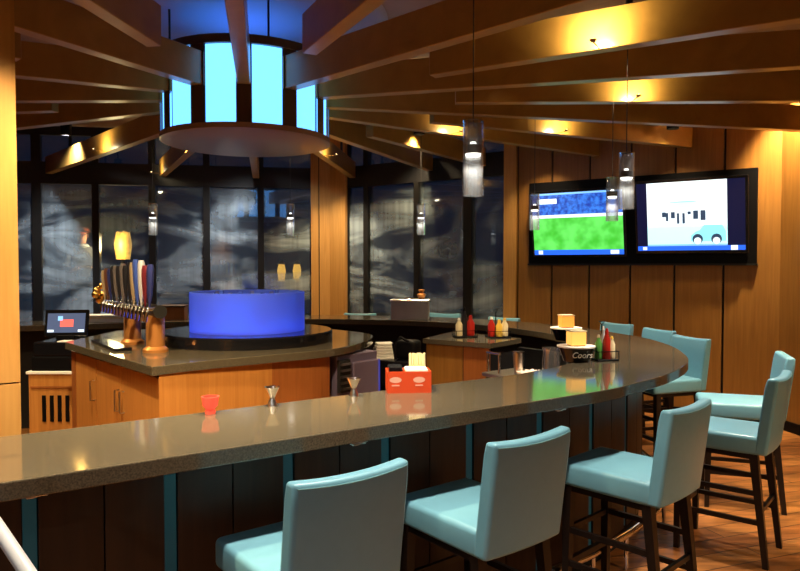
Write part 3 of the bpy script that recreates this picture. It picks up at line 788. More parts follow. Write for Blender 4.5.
# beer tap tower
ta, tb = Vector((-2.36, 5.66)), Vector((-1.60, 4.60))
tdv = (tb - ta); tl_ = tdv.length
tap = thing('beer_tap_tower', 'beer tap tower with a long row of chrome faucets and tall handles', 'beer tap', ((ta.x + tb.x) / 2, (ta.y + tb.y) / 2, IZ), math.atan2(tdv.y, tdv.x))
TZ = 0.30
obj('head', cyl(B(), (-tl_ / 2, 0, TZ - 0.02), (tl_ / 2, 0, TZ - 0.02), 0.045, None, 24), 'dark_metal', tap, True)
for x in (-0.05, tl_ / 2 - 0.12):
    obj('column', lathe(B(), [(0, 0), (0.085, 0), (0.085, 0.02), (0.062, 0.04), (0.06, TZ - 0.05), (0, TZ - 0.05)], 24, (x, 0, 0)), 'copper', tap, True)
cols = ['h_tan', 'h_brown', 'h_navy', 'h_dark', 'h_grey', 'h_dark', 'h_grey', 'h_dark', 'h_dark', 'h_tan', 'h_blue', 'h_white', 'h_wine', 'h_navy']
nt = len(cols)
for k in range(nt):
    x = -tl_ / 2 + 0.03 + (tl_ - 0.05) * k / (nt - 1)
    f = obj('faucet', tube(B(), [(x, -0.035, TZ), (x, -0.065, TZ), (x, -0.085, TZ - 0.02), (x, -0.095, TZ - 0.085)], 0.0135, 10), 'chrome', tap, True)
    hh = 0.27 + 0.05 * random.random() - (0.05 if k < 3 else 0); ln_ = random.uniform(-0.012, 0.03) + (0.03 if k > 10 else 0)
    bm = B(); n = 8; prof = [(0.011, 0), (0.014, 0.03), (0.028, 0.08), (0.038, 0.16), (0.042, hh - 0.03), (0.028, hh)]
    lathe(bm, [(0, 0)] + prof + [(0, hh)], 12)
    for v in bm.verts:
        v.co.y = v.co.y * 0.55 - 0.065 - 0.02 * v.co.z; v.co.x += x + ln_ * v.co.z / hh; v.co.z += TZ + 0.013
    obj('tap_handle', bm, cols[k], f, True)
orn = obj('gold_finial', sphere(B(), (-tl_ / 2 - 0.09, -0.06, TZ + 0.02), 0.06), 'gold', tap, True)
for k in range(5):
    a = k * 2 * PI / 5
    obj('lobe', sphere(B(), (-tl_ / 2 - 0.09 + 0.055 * math.cos(a), -0.06 + 0.055 * math.sin(a), TZ + 0.05 + 0.03 * (k % 2)), 0.034), 'gold', orn, True)
obj('lobe', sphere(B(), (-tl_ / 2 - 0.09, -0.06, TZ + 0.12), 0.03), 'gold', orn, True)
obj('finial_arm', tube(B(), [(-tl_ / 2, 0, TZ - 0.02), (-tl_ / 2 - 0.06, -0.02, TZ - 0.02), (-tl_ / 2 - 0.09, -0.06, TZ)], 0.014, 8), 'gold', tap, True)
tray = obj('drip_tray', box(B(), (0, 0, 0), (0.72, 0.12, 0.022), None, 0.004, 1), 'gloss_black')
q = Vector((tap.location.x, tap.location.y)) + Vector((tdv.y, -tdv.x)).normalized() * 0.17
tray.location = (q.x, q.y, IZ + 0.011); tray.rotation_euler = (0, 0, tap.rotation_euler.z)
tag(tray, 'flat black drip tray under the beer taps', 'drip tray')

# ================================================================== TILL CORNER
kx = D(49, 400, 5.75)
tc_ = thing('till_cabinet', 'small orange wooden cabinet with dark louvre slots under the till', 'cabinet', (kx.x + 0.06, 5.95, 0), 0)
obj('body', box(B(), (0, 0, 0.365), (0.46, 0.40, 0.73), None, 0.004, 1), 'cabinet_wood', tc_)
obj('top', box(B(), (0, 0, 0.74), (0.49, 0.43, 0.025), None, 0.004, 1), 'white_paint', tc_)
obj('rail', box(B(), (0, -0.203, 0.62), (0.42, 0.012, 0.016)), 'red_wood', tc_)
for k in range(4): obj('louvre_slot', box(B(), (-0.10 + k * 0.065, -0.202, 0.44), (0.03, 0.012, 0.22)), 'black', tc_)
pz = 0.7525
prn = thing('receipt_printer', 'stacked black printer and cash box beneath the till screen', 'printer', (kx.x + 0.07, 5.95, pz), 0)
obj('cash_box', box(B(), (0, 0, 0.06), (0.44, 0.38, 0.12), None, 0.008, 2), 'black', prn)
obj('printer_box', box(B(), (0.0, 0, 0.18), (0.42, 0.36, 0.12), None, 0.012, 2), 'gloss_black', prn)
obj('paper', box(B(), (0.03, -0.10, 0.243), (0.09, 0.12, 0.006)), 'paper', prn)
pos_ = thing('till_monitor', 'tilted black till monitor with a lit screen on the printer', 'monitor', (kx.x + 0.03, 6.02, pz + 0.24), math.radians(8))
obj('stand', box(B(), (0, 0.02, 0.02), (0.16, 0.14, 0.04), None, 0.006, 1), 'black', pos_)
tr = Matrix.Rotation(math.radians(-14), 3, 'X')
obj('housing', box(B(), (0, 0, 0.14), (0.36, 0.03, 0.235), tr, 0.006, 1), 'gloss_black', pos_)
bm = rect(-0.155, 0.155, -0.085, 0.085, 0); bmesh.ops.rotate(bm, cent=(0, 0, 0), matrix=tr, verts=bm.verts); bmesh.ops.translate(bm, vec=Vector((0, 0, 0.14)) + tr @ Vector((0, -0.018, 0)) , verts=bm.verts)
for v in bm.verts: v.co = v.co
so = obj('screen', bm, 'tv_pos', pos_)
for (xa, xb, za, zb, mt) in ((-0.05, 0.06, -0.035, 0.03, 'tv_red'), (-0.15, -0.10, -0.08, -0.06, 'tv_white'), (0.10, 0.15, -0.08, -0.06, 'tv_white'), (-0.07, -0.03, 0.02, 0.06, 'tv_lightblue')):
    bm = rect(xa, xb, za, zb, 0); bmesh.ops.rotate(bm, cent=(0, 0, 0), matrix=tr, verts=bm.verts); bmesh.ops.translate(bm, vec=Vector((0, 0, 0.14)) + tr @ Vector((0, -0.021, 0)), verts=bm.verts)
    obj('screen_graphic', bm, mt, so)
# housing is rotated about its own middle: lift with it
# ================================================================== THINGS ON THE FAR BAR
def on_bar_px(px, s_in=0.30, far=True):
    best = None
    for i, p in enumerate(OUT):
        q = p.lerp(INN[i], s_in / 0.585)
        if q.y < 5.4: continue
        e = abs(proj((q.x, q.y, BARZ))[0] - px)
        if best is None or e < best[0]: best = (e, q)
    return best[1]
q = on_bar_px(100)
bk = thing('menu_stack', 'low stack of pale menus lying on the far bar beside the taps', 'menus', (q.x, q.y, BARZ), 0.1)
for k in range(4): obj('menu', box(B(), (0.01 * (k % 2), 0, 0.009 + 0.018 * k), (0.52 - 0.03 * k, 0.24, 0.016)), 'paper' if k != 2 else 'cream', bk)
q = on_bar_px(171)
bx_ = thing('wooden_box', 'small dark wooden box on the far bar behind the taps', 'box', (q.x, q.y, BARZ), 0.1)
obj('body', box(B(), (0, 0, 0.07), (0.26, 0.2, 0.14), None, 0.004, 1), 'red_wood', bx_); obj('lid', box(B(), (0, 0, 0.15), (0.28, 0.22, 0.02), None, 0.004, 1), 'die_wood', bx_)
q = on_bar_px(410, 0.42)
mb = thing('steel_box', 'grey steel box with fittings on its lid standing on the far bar', 'box', (q.x, q.y, BARZ), -0.1)
obj('body', box(B(), (0, 0, 0.10), (0.40, 0.26, 0.20), None, 0.006, 1), 'box_grey', mb); obj('lid', box(B(), (0, 0, 0.21), (0.42, 0.28, 0.022), None, 0.006, 1), 'steel', mb)
obj('fitting', lathe(B(), [(0, 0), (0.03, 0), (0.05, 0.05), (0.02, 0.07), (0.035, 0.10), (0, 0.11)], 14, (0.12, 0, 0.221)), 'copper', mb, True)
obj('dome', sphere(B(), (-0.02, 0, 0.225), 0.05, (1, 1, 0.4)), 'chrome', mb, True)

# service cabinet with a stone top
sv = [Vector(v) for v in ((0.20, 6.00), (0.74, 5.62), (1.06, 6.02), (0.52, 6.66))]
sc = thing('service_cabinet', 'dark service cabinet with wood and steel panels by the far bar', 'cabinet', (0, 0, 0))
sm = sum(sv, Vector((0, 0))) / 4
obj('body', prism(B(), [p.lerp(sm, 0.08) for p in sv], 0, 0.96), 'gap_black', sc)
obj('top', prism(B(), sv, 0.96, 1.0), 'quartz', sc)
ia, ib = sv[0].lerp(sm, 0.07), sv[1].lerp(sm, 0.07); im = ia.lerp(ib, 0.60)
obj('door', slab(B(), ia, im - (ib - ia).normalized() * 0.004, 0.025, 0.08, 0.955), 'panel_wood', sc)
obj('door', slab(B(), im + (ib - ia).normalized() * 0.004, ib, 0.025, 0.08, 0.955), 'red_wood', sc)
# sauce caddies
def bottle(x, y, z, mat, cap, h, r, name, label, grp):
    b = thing(name, label, 'bottle', (x, y, z), 0, grp)
    obj('body', lathe(B(), [(0, 0), (r, 0), (r * 1.05, 0.01), (r * 1.05, h * 0.62), (r * 0.5, h * 0.80), (r * 0.45, h * 0.88), (0, h * 0.88)], 14), mat, b, True)
    obj('cap', cyl(B(), (0, 0, h * 0.88), (0, 0, h), r * 0.55, r * 0.3, 12), cap, b, True)
    return b
def caddy(c, z, where, items, k=1.0):
    t = thing('condiment_caddy', 'small black wire caddy holding sauce bottles ' + where, 'caddy', (c.x, c.y, z), 0.2)
    obj('tray', box(B(), (0, 0, 0.006), (0.20 * k, 0.13 * k, 0.012), None, 0.003, 1), 'black', t)
    obj('ring', tube(B(), [(a_ * 0.098 * k, b_ * 0.062 * k, 0.06) for a_, b_ in ((-1, -1), (1, -1), (1, 1), (-1, 1), (-1, -1))], 0.003, 6), 'black', t)
    for sx in (-1, 1):
        for sy in (-1, 1): obj('post', cyl(B(), (sx * 0.096 * k, sy * 0.06 * k, 0.01), (sx * 0.096 * k, sy * 0.06 * k, 0.062), 0.003, None, 6), 'black', t)
    obj('handle', tube(B(), [(0, 0.062 * k, 0.01), (0, 0.062 * k, 0.22), (0.02, 0.062 * k, 0.24), (-0.02, 0.062 * k, 0.24), (0, 0.062 * k, 0.22)], 0.004, 6), 'black', t)
    R_ = Matrix.Rotation(0.2, 3, 'Z')
    for (dx_, dy_, mt, cp_, h, r, nm, lb) in items:
        v = R_ @ Vector((dx_ * k, dy_ * k, 0)); r *= k
        bottle(c.x + v.x, c.y + v.y, z + 0.0125, mt, cp_, h, r, nm, lb + ' ' + where, None)
c = P(465, 337, 1.0)
caddy(c, 1.0, 'on the service cabinet below the window', [(-0.055, 0, 'cream', 'white_paint', 0.16, 0.030, 'sauce_bottle', 'pale cream sauce bottle'), (0.055, 0.01, 'ketchup', 'ketchup', 0.18, 0.034, 'ketchup_bottle', 'red ketchup bottle'), (0.0, 0.022, 'h_dark', 'black', 0.25, 0.026, 'sauce_bottle', 'tall black sauce bottle')])
c = P(498, 337.5, 1.0)
caddy(c, 1.0, 'on the service cabinet corner before the stool', [(-0.062, 0, 'ketchup', 'white_paint', 0.17, 0.030, 'ketchup_bottle', 'red ketchup bottle'), (0.0, -0.028, 'mustard', 'mustard', 0.15, 0.028, 'mustard_bottle', 'yellow mustard bottle'), (0.061, 0.0, 'cream', 'mustard', 0.16, 0.030, 'sauce_bottle', 'fat cream sauce bottle')])
c = P(605, 360.5, BARZ)
caddy(c, BARZ, 'on the curve of the bar', [(-0.062, 0.0, 'green_label', 'h_tan', 0.15, 0.030, 'sauce_bottle', 'green sauce bottle'), (0.0, -0.027, 'ketchup', 'ketchup', 0.19, 0.030, 'ketchup_bottle', 'red ketchup bottle'), (0.062, 0.0, 'cream', 'mustard', 0.14, 0.028, 'mustard_bottle', 'pale mustard bottle'), (0.0, 0.033, 'h_white', 'white_paint', 0.20, 0.022, 'sauce_bottle', 'tall white sauce bottle')], 0.72)

# napkin caddies with glowing amber boxes
def lamp_caddy(px, py, z, s, mat, label, label2, word=None):
    c = P(px, py, z)
    t = thing('bar_caddy', label, 'caddy', (c.x, c.y, z), math.radians(6))
    h = 0.105 * s
    obj('bin', lathe(B(), [(0, 0), (0.09 * s, 0), (0.13 * s, h), (0.125 * s, h), (0.085 * s, 0.008), (0, 0.008)], 28), 'gloss_black', t, True)
    obj('tray', lathe(B(), [(0, h), (0.14 * s, h), (0.14 * s, h + 0.008), (0, h + 0.008)], 28), 'paper', t, True)
    if word:
        cu = bpy.data.curves.new('lettering', 'FONT'); cu.body = word; cu.size = 0.05; cu.align_x = 'CENTER'; cu.extrude = 0.0015; cu.shear = 0.3
        tmp = bpy.data.objects.new('tmp_text', cu); C.objects.link(tmp)
        me = bpy.data.meshes.new_from_object(tmp.evaluated_get(bpy.context.evaluated_depsgraph_get()))
        bpy.data.objects.remove(tmp)
        me.materials.append(MATS['white_paint'])
        o = link_mesh('lettering', me, t, (0, -0.118 * s, 0.038 * s), (PI / 2, 0, 0))
    l_ = thing('amber_lamp', label2, 'lamp', (c.x, c.y, z + h + 0.008), math.radians(6))
    obj('shade', box(B(), (0, 0, 0.055 * s), (0.115 * s, 0.115 * s, 0.10 * s), None, 0.006, 1), mat, l_)
    obj('cap', box(B(), (0, 0, 0.109 * s), (0.12 * s, 0.12 * s, 0.008)), 'cream', l_)
    obj('foot', box(B(), (0, 0, 0.0025), (0.10 * s, 0.10 * s, 0.005)), 'black', l_)
lamp_caddy(576, 361, BARZ, 0.84, 'votive_yellow', 'round black bar caddy with white lettering on its side', 'glowing yellow box lamp standing on the lettered black caddy', 'Coors')
lamp_caddy(566, 340, BARZ, 0.88, 'votive', 'plain black bar caddy at the inner edge of the far bar', 'glowing orange box lamp standing on the plain black caddy')

# underbar station: black ice bin, steel ledge, cup, towel, jug
e0, e1 = D(489, 360, 5.25), D(552, 360, 4.75)
ev = Vector((e1.x - e0.x, e1.y - e0.y)); ew = ev.length
ub = thing('underbar_station', 'black underbar ice station with chrome frame behind the bar curve', 'bar station', ((e0.x + e1.x) / 2, (e0.y + e1.y) / 2, 0), math.atan2(ev.y, ev.x))
obj('bin', box(B(), (0, 0.14, 0.40), (ew, 0.36, 0.80), None, 0.006, 1), 'black', ub)
obj('ledge', box(B(), (0, 0.13, 0.815), (ew + 0.02, 0.40, 0.03), None, 0.006, 1), 'steel', ub)
obj('splash', box(B(), (0, 0.33, 0.90), (ew, 0.03, 0.19), None, 0.006, 1), 'black', ub)
obj('frame_post', cyl(B(), (-ew / 2 + 0.02, -0.03, 0.83), (-ew / 2 + 0.02, -0.03, 0.98), 0.010), 'chrome', ub, True)
obj('frame_post', cyl(B(), (-ew / 2 + 0.14, -0.03, 0.83), (-ew / 2 + 0.14, -0.03, 0.98), 0.010), 'chrome', ub, True)
obj('frame_rail', cyl(B(), (-ew / 2 + 0.01, -0.03, 0.98), (-ew / 2 + 0.15, -0.03, 0.98), 0.010), 'chrome', ub, True)
M_ub = Matrix.Translation(ub.location) @ Matrix.Rotation(ub.rotation_euler.z, 4, 'Z')
v = M_ub @ Vector((-ew / 2 + 0.26, 0.05, 0.83))
cup = thing('shaker_cup', 'tall steel shaker cup standing on the underbar ledge', 'cup', v)
obj('cup_body', lathe(B(), [(0, 0), (0.032, 0), (0.044, 0.17), (0.041, 0.17), (0.030, 0.006), (0, 0.006)], 20), 'steel', cup, True)
obj('rim', lathe(B(), [(0.0425, 0.166), (0.047, 0.168), (0.047, 0.174), (0.0425, 0.174), (0.0425, 0.166)], 20), 'chrome', cup, True)
bm = B(); g = [[bm.verts.new((-0.08 + 0.16 * i / 12, -0.08 + 0.16 * j / 8, 0.012 + 0.020 * abs(math.sin(i * 0.9 + j * 0.7)) + 0.01 * math.sin(j * 1.7))) for i in range(13)] for j in range(9)]
for j in range(8):
    for i in range(12): bm.faces.new((g[j][i], g[j][i + 1], g[j + 1][i + 1], g[j + 1][i]))
tw = obj('bar_towel', bm, 'towel', None, True); mdf = tw.modifiers.new('thick', 'SOLIDIFY'); mdf.thickness = 0.010
v = M_ub @ Vector((-ew / 2 + 0.385, 0.05, 0.832)); tw.location = v; tw.rotation_euler = (0, 0, 0.3)
tag(tw, 'crumpled pink and white bar towel on the underbar ledge', 'towel')
v = M_ub @ Vector((ew / 2 - 0.068, 0.07, 0.83))
jug = thing('glass_jug', 'clear glass jug with handle behind the bar beside the lettered caddy', 'jug', v)
obj('jug_body', lathe(B(), [(0, 0), (0.055, 0), (0.06, 0.02), (0.065, 0.14), (0.058, 0.20), (0.066, 0.23), (0.063, 0.23), (0.055, 0.20), (0.061, 0.14), (0.056, 0.024), (0, 0.010)], 24), 'glass', jug, True)
obj('jug_handle', tube(B(), [(0.06, 0, 0.19), (0.10, 0, 0.18), (0.115, 0, 0.13), (0.10, 0, 0.07), (0.062, 0, 0.05)], 0.009, 8), 'glass', jug, True)

# dark bin cabinet with white cup stack between island and service cabinet
v0, v1 = D(377, 352, 5.85), D(419, 352, 5.70)
dv = Vector((v1.x - v0.x, v1.y - v0.y))
bb = thing('bottle_bin', 'black back bar bin with a raised hood beside the service cabinet', 'bin', ((v0.x + v1.x) / 2, (v0.y + v1.y) / 2 + 0.08, 0), math.atan2(dv.y, dv.x))
obj('body', box(B(), (0, 0.02, 0.42), (dv.length, 0.30, 0.84), None, 0.01, 2), 'gloss_black', bb)
obj('hood', box(B(), (0.07, 0.07, 0.92), (0.19, 0.16, 0.16), None, 0.03, 3), 'black', bb, True)
obj('hose', tube(B(), [(0.02, -0.09, 0.85), (0.0, -0.10, 0.98), (0.06, -0.09, 1.04), (0.13, -0.07, 1.0)], 0.012, 8), 'black', bb, True)
M_bb = Matrix.Translation(bb.location) @ Matrix.Rotation(bb.rotation_euler.z, 4, 'Z')
v = M_bb @ Vector((-0.12, -0.02, 0.84))
cs = thing('napkin_stack', 'white stack of folded napkins on the black bin beside the island', 'napkins', v, 0.2)
for k in range(6): obj('napkin', box(B(), (0.006 * ((k * 7) % 3 - 1), 0.004 * (k % 2), 0.012 + 0.023 * k), (0.165 - 0.004 * k, 0.15, 0.021), None, 0.007, 2), 'paper', cs, True)

# ================================================================== THINGS ON THE NEAR BAR
def edge_pt(px, inside=0.055):
    best = min(range(len(INN)), key=lambda i: abs(proj((*INN[i], BARZ))[0] - px) if INN[i].y < 4.2 and i < 70 else 1e6)
    # refine between neighbours
    p = INN[best]
    for t in [k / 40 for k in range(-40, 41)]:
        j = min(max(best + (1 if t > 0 else -1), 0), len(INN) - 1)
        q_ = INN[best].lerp(INN[j], abs(t))
        if abs(proj((*q_, BARZ))[0] - px) < abs(proj((*p, BARZ))[0] - px): p = q_
    return p - fn * inside
q = edge_pt(207, 0.04)
cd = thing('candle_glass', 'small red glowing candle glass at the inner bar edge', 'candle', (q.x, q.y, BARZ))
obj('cup', lathe(B(), [(0, 0), (0.020, 0), (0.022, 0.008), (0.018, 0.018), (0.030, 0.032), (0.034, 0.065), (0.031, 0.065), (0.027, 0.034), (0, 0.026)], 20), 'candle_red', cd, True)
obj('rim', lathe(B(), [(0.030, 0.064), (0.0355, 0.064), (0.0355, 0.069), (0.030, 0.069), (0.030, 0.064)], 20), 'candle_red', cd, True)
for px, lab in ((269, 'small steel jigger at the bar edge nearest the red candle'), (350, 'small steel jigger at the bar edge beside the red napkin holder')):
    q = edge_pt(px, 0.035)
    j = thing('jigger', lab, 'jigger', (q.x, q.y, BARZ), 0, 'jiggers on the bar edge')
    obj('lower_cup', lathe(B(), [(0, 0), (0.022, 0), (0.011, 0.034), (0, 0.034)], 18), 'steel', j, True)
    obj('upper_cup', lathe(B(), [(0.0, 0.034), (0.011, 0.034), (0.033, 0.080), (0.031, 0.080), (0.009, 0.038), (0, 0.038)], 18), 'chrome', j, True)
q = edge_pt(400, 0.07)
nh = thing('napkin_holder', 'red plastic napkin and straw holder with pale emblems at the bar edge', 'napkin holder', (q.x, q.y, BARZ), math.atan2(fd.y, fd.x) - 0.50)
NW, ND, NH = 0.20, 0.125, 0.10
obj('front_wall', box(B(), (0, -ND / 2, NH / 2), (NW, 0.006, NH)), 'red_plastic', nh); obj('back_wall', box(B(), (0, ND / 2, NH / 2), (NW, 0.006, NH)), 'red_plastic', nh)
obj('side_wall', box(B(), (-NW / 2, 0, NH / 2), (0.006, ND, NH)), 'red_plastic', nh); obj('side_wall', box(B(), (NW / 2, 0, NH / 2), (0.006, ND, NH)), 'red_plastic', nh)
obj('divider', box(B(), (-0.02, 0, NH / 2), (0.005, ND - 0.008, NH)), 'red_plastic', nh); obj('floor_plate', box(B(), (0, 0, 0.004), (NW, ND, 0.008)), 'red_plastic', nh)
for x_, y_, rz_ in ((0.045, -ND / 2 - 0.0035, 0), (-0.065, -ND / 2 - 0.0035, 0)):
    bm = B(); n = 20
    bm.faces.new([bm.verts.new((x_ + 0.028 * math.cos(2 * PI * i / n), y_, 0.062 + 0.014 * math.sin(2 * PI * i / n))) for i in range(n)])
    obj('emblem', bm, 'emblem', nh)
    obj('emblem_line', box(B(), (x_, y_, 0.036), (0.036, 0.001, 0.006)), 'emblem', nh)
M_nh = Matrix.Translation(nh.location) @ Matrix.Rotation(nh.rotation_euler.z, 4, 'Z')
ns = obj('napkin_stack', box(B(), (0, 0, 0.05), (0.105, 0.105, 0.10), None, 0.004, 1), 'paper'); ns.location = M_nh @ Vector((0.038, 0, 0.0085)); ns.rotation_euler = nh.rotation_euler
tag(ns, 'pile of white napkins filling the red holder', 'napkins')
bt = obj('coaster_stack', box(B(), (0, 0, 0.056), (0.064, 0.10, 0.112), None, 0.004, 1), 'gloss_black'); bt.location = M_nh @ Vector((-0.062, 0, 0.0085)); bt.rotation_euler = nh.rotation_euler
tag(bt, 'black stack of coasters in the red holder', 'coasters')
k = 0
for i in range(7):
    for jj in range(3):
        p0 = M_nh @ Vector((0.018 + i * 0.0115 + 0.003 * jj, 0.058 + 0.013 * jj + 0.012, 0.0))
        st = obj('straw', cyl(B(), (0, 0, 0), (random.uniform(-0.004, 0.004), random.uniform(-0.004, 0.004), 0.165 + random.uniform(-0.004, 0.004)), 0.0048, None, 8), 'straw', None, True)
        st.location = p0
        tag(st, 'yellow drinking straw standing upright behind the red holder', 'straw', 'straws behind the red holder')
sh = thing('straw_cup', 'shallow black cup holding yellow straws behind the red holder', 'cup', M_nh @ Vector((0.055, 0.094, 0)), nh.rotation_euler.z)
for a_, s_ in (((0, -0.024, 0.03), (0.10, 0.003, 0.06)), ((0, 0.024, 0.03), (0.10, 0.003, 0.06)), ((-0.05, 0, 0.03), (0.003, 0.05, 0.06)), ((0.05, 0, 0.03), (0.003, 0.05, 0.06))):
    obj('wall', box(B(), a_, s_), 'black', sh)

# ================================================================== PENDANT LAMPS
def make_pendant(loc, label):
    H = 0.33
    t = thing('pendant_lamp', label, 'pendant lamp', loc, 0, 'glass pendant lamps over the bar')
    obj('glass_cylinder', lathe(B(), [(0.046, 0), (0.046, H), (0.041, H), (0.041, 0), (0.046, 0)], 28), 'glass_pendant', t, True)
    obj('collar', lathe(B(), [(0, 0.187), (0.040, 0.187), (0.0405, 0.19), (0.0405, 0.222), (0.037, 0.226), (0, 0.226)], 28), 'dark_metal', t, True)
    obj('lens', lathe(B(), [(0, 0.176), (0.030, 0.176), (0.036, 0.1868), (0, 0.1868)], 24), 'lamp_hot', t, True)
    sk = obj('crystal_top', lathe(B(), [(0.020, 0.226), (0.026, 0.24), (0.026, 0.31), (0.020, 0.32), (0, 0.32)], 16), 'glass_pendant', t, True)
    obj('spark', lathe(B(), [(0, 0.2265), (0.016, 0.2265), (0.012, 0.24), (0, 0.24)], 12), 'lamp_hot', sk, True)
    obj('rim', lathe(B(), [(0.040, H - 0.001), (0.047, H - 0.001), (0.047, H + 0.004), (0.040, H + 0.004), (0.040, H - 0.001)], 28), 'chrome', t, True)
    obj('cord', cyl(B(), (0, 0, 0.31), (0, 0, CEIL - loc[2] - 0.02), 0.003, None, 8), 'dark_metal', t, True)
    obj('canopy', lathe(B(), [(0, CEIL - loc[2]), (0.05, CEIL - loc[2]), (0.045, CEIL - loc[2] - 0.02), (0, CEIL - loc[2] - 0.022)], 20), 'dark_metal', t, True)
    light('pendant_light', 'SPOT', (0, 0, 0.172), 14, SOFT, t, 0.025, 120, 0.5)
    return t
pend = [((473, 196), 3.1, 'glass cylinder pendant hanging over the straight bar, before the dark windows'), ((626, 209), 4.15, 'glass cylinder pendant over the bar curve overlapping the football screen, its collar lit'), ((612, 221), 5.3, 'glass cylinder pendant partly hidden behind a nearer pendant at the football screen'),
        ((534.5, 230), 6.45, 'glass cylinder pendant at the free edge of the football screen'), ((421, 235), 7.45, 'glass cylinder pendant over the far bar near the grey steel box'), ((290.5, 235), 7.5, 'glass cylinder pendant over the far bar beside the corner column'), ((153, 235), 7.35, 'glass cylinder pendant over the far bar above the beer taps')]
for (p_, y_, lb) in pend:
    v = D(p_[0], p_[1], y_); make_pendant((v.x, v.y, v.z), lb)

# ================================================================== DOWNLIGHTS
DL = 'small black ceiling downlight can, from a set of room lamps and added fill'
def downlight(x, y, energy, deg, ax, ay, col, drop=0.10, label=DL, size=0.05):
    t = thing('downlight', label, 'downlight', (x, y, CEIL - drop), 0, 'ceiling downlights')
    ch = min(drop, 0.14)
    obj('can', lathe(B(), [(0.05, 0.0), (0.058, 0.0), (0.058, ch), (0, ch), (0, ch - 0.005), (0.05, ch - 0.01), (0.05, 0.0)], 20), 'black', t, True)
    if drop > ch: obj('stem', cyl(B(), (0, 0, ch), (0, 0, drop), 0.010), 'black', t, True)
    obj('lamp', lathe(B(), [(0, 0.03), (0.046, 0.03), (0.046, 0.05), (0, 0.05)], 16), 'lamp_warm', t, True)
    d = Vector((ax, ay, -1)).normalized()
    L = light('downlight_beam', 'SPOT', (0, 0, 0.015), energy, col, t, size, deg, 0.7)
    L.rotation_euler = d.to_track_quat('-Z', 'Y').to_euler()
for (x, y, en, deg, ax, ay, col) in DOWN:
    dr = 0.72 if y < 3.1 else (0.10 if y == 6.50 else (0.36 if y > 8 else 0.54))
    downlight(x, y, en * (0.95 if y < 3.1 else (1.0 if y == 6.50 else 1.15)), deg, ax, ay, col, dr)
# cans that graze the beam faces
def uplight(key, px, py, en, gap=0.14):       # little lamps clipped low on the beam faces
    q = Vector(P(px, py, BZ0)[:2]); d, n, o_ = BD[key]
    base = o_ + d * (q - o_).dot(d)
    n2 = n if n.dot(-base) > 0 else -n
    f_ = base + n2 * (BT / 2)
    t = thing('beam_uplight', 'small warm lamp clipped low on the side of a ceiling beam', 'lamp', (f_.x, f_.y, BZ0 + 0.001), math.atan2(n2.y, n2.x) + PI / 2, 'small lamps on the beams')
    obj('bracket', box(B(), (0, -gap / 2, 0.004), (0.006, gap, 0.004)), 'beam_wood', t)
    obj('cup', lathe(B(), [(0, 0.0), (0.014, 0.0), (0.020, 0.012), (0.018, 0.012), (0.012, 0.004), (0, 0.004)], 14, (0, -gap, 0.002)), 'beam_wood', t, True)
    obj('bulb', sphere(B(), (0, -gap, 0.012), 0.009), 'lamp_warm', t, True)
    L = light('uplight_beam', 'SPOT', (0, -gap, 0.026), en * 2.0, (1.0, 0.80, 0.46), t, 0.03, 165, 0.8)
    L.rotation_euler = (PI - math.radians(70), 0, 0)
uplight((800, 21), 600, 50, 22)
uplight((800, 102), 632, 102, 12)
uplight((722, 151), 557, 134, 10)
uplight((560, 151), 445, 136, 10)
uplight((40, 177), 117, 153, 10)
uplight((364, 186), 326, 156, 6)
uplight((155, 183), 166, 174, 5)

# ================================================================== WHITE RAIL, BOTTOM CORNER
ra_, rb_ = D(-14, 510, 1.25), D(34, 582, 1.12)
rd = (rb_ - ra_)
hr = thing('white_handrail', 'sloping white painted handrail near the bar corner', 'handrail', (0, 0, 0))
p_a = ra_ - rd * 1.6; p_b = rb_ + rd * 1.6
obj('rail', tube(B(), [p_a, ra_, rb_, p_b], 0.0125, 14), 'white_paint', hr, True)
obj('post', cyl(B(), (p_a.x, p_a.y, 0), p_a, 0.011), 'white_paint', hr, True); obj('post', cyl(B(), (p_b.x, p_b.y, 0), p_b, 0.011), 'white_paint', hr, True)

# ================================================================== OUTSIDE THE GLASS
TZ0 = 0.45
lp = D(123, 245, 10.6)
pl_ = thing('patio_lamp', 'warm glowing lamp on a post outside the window behind the taps', 'lamp', (lp.x, lp.y, TZ0))
obj('post', cyl(B(), (0, 0, 0), (0, 0, lp.z - TZ0 - 0.2), 0.03), 'dark_metal', pl_, True)
obj('shade', lathe(B(), [(0, -0.22), (0.10, -0.22), (0.13, 0.0), (0.10, 0.2), (0, 0.22)], 20, (0, 0, lp.z - TZ0)), 'amber_glow', pl_, True)
light('patio_lamp_light', 'POINT', (0, -0.3, lp.z - TZ0), 60, (1, 0.7, 0.3), pl_, 0.1)
for px in (281.5, 297):  # solid stand-ins for amber votive reflections in the glass
    v = D(px, 272, 11.2)
    t = thing('votive_reflection', 'amber votive reflection in the window, modelled as a lantern on a stake', 'lantern', (v.x, v.y, TZ0), 0, 'amber votive reflections in the window')
    obj('stake', cyl(B(), (0, 0, 0), (0, 0, v.z - TZ0 - 0.15), 0.012), 'dark_metal', t, True)
    obj('flame_glass', lathe(B(), [(0, -0.16), (0.05, -0.15), (0.07, 0.02), (0.05, 0.12), (0, 0.13)], 14, (0, 0, v.z - TZ0)), 'amber_glow', t, True)
    obj('cap', lathe(B(), [(0, 0.20), (0.07, 0.13), (0.055, 0.12), (0, 0.12)], 14, (0, 0, v.z - TZ0)), 'steel', t, True)

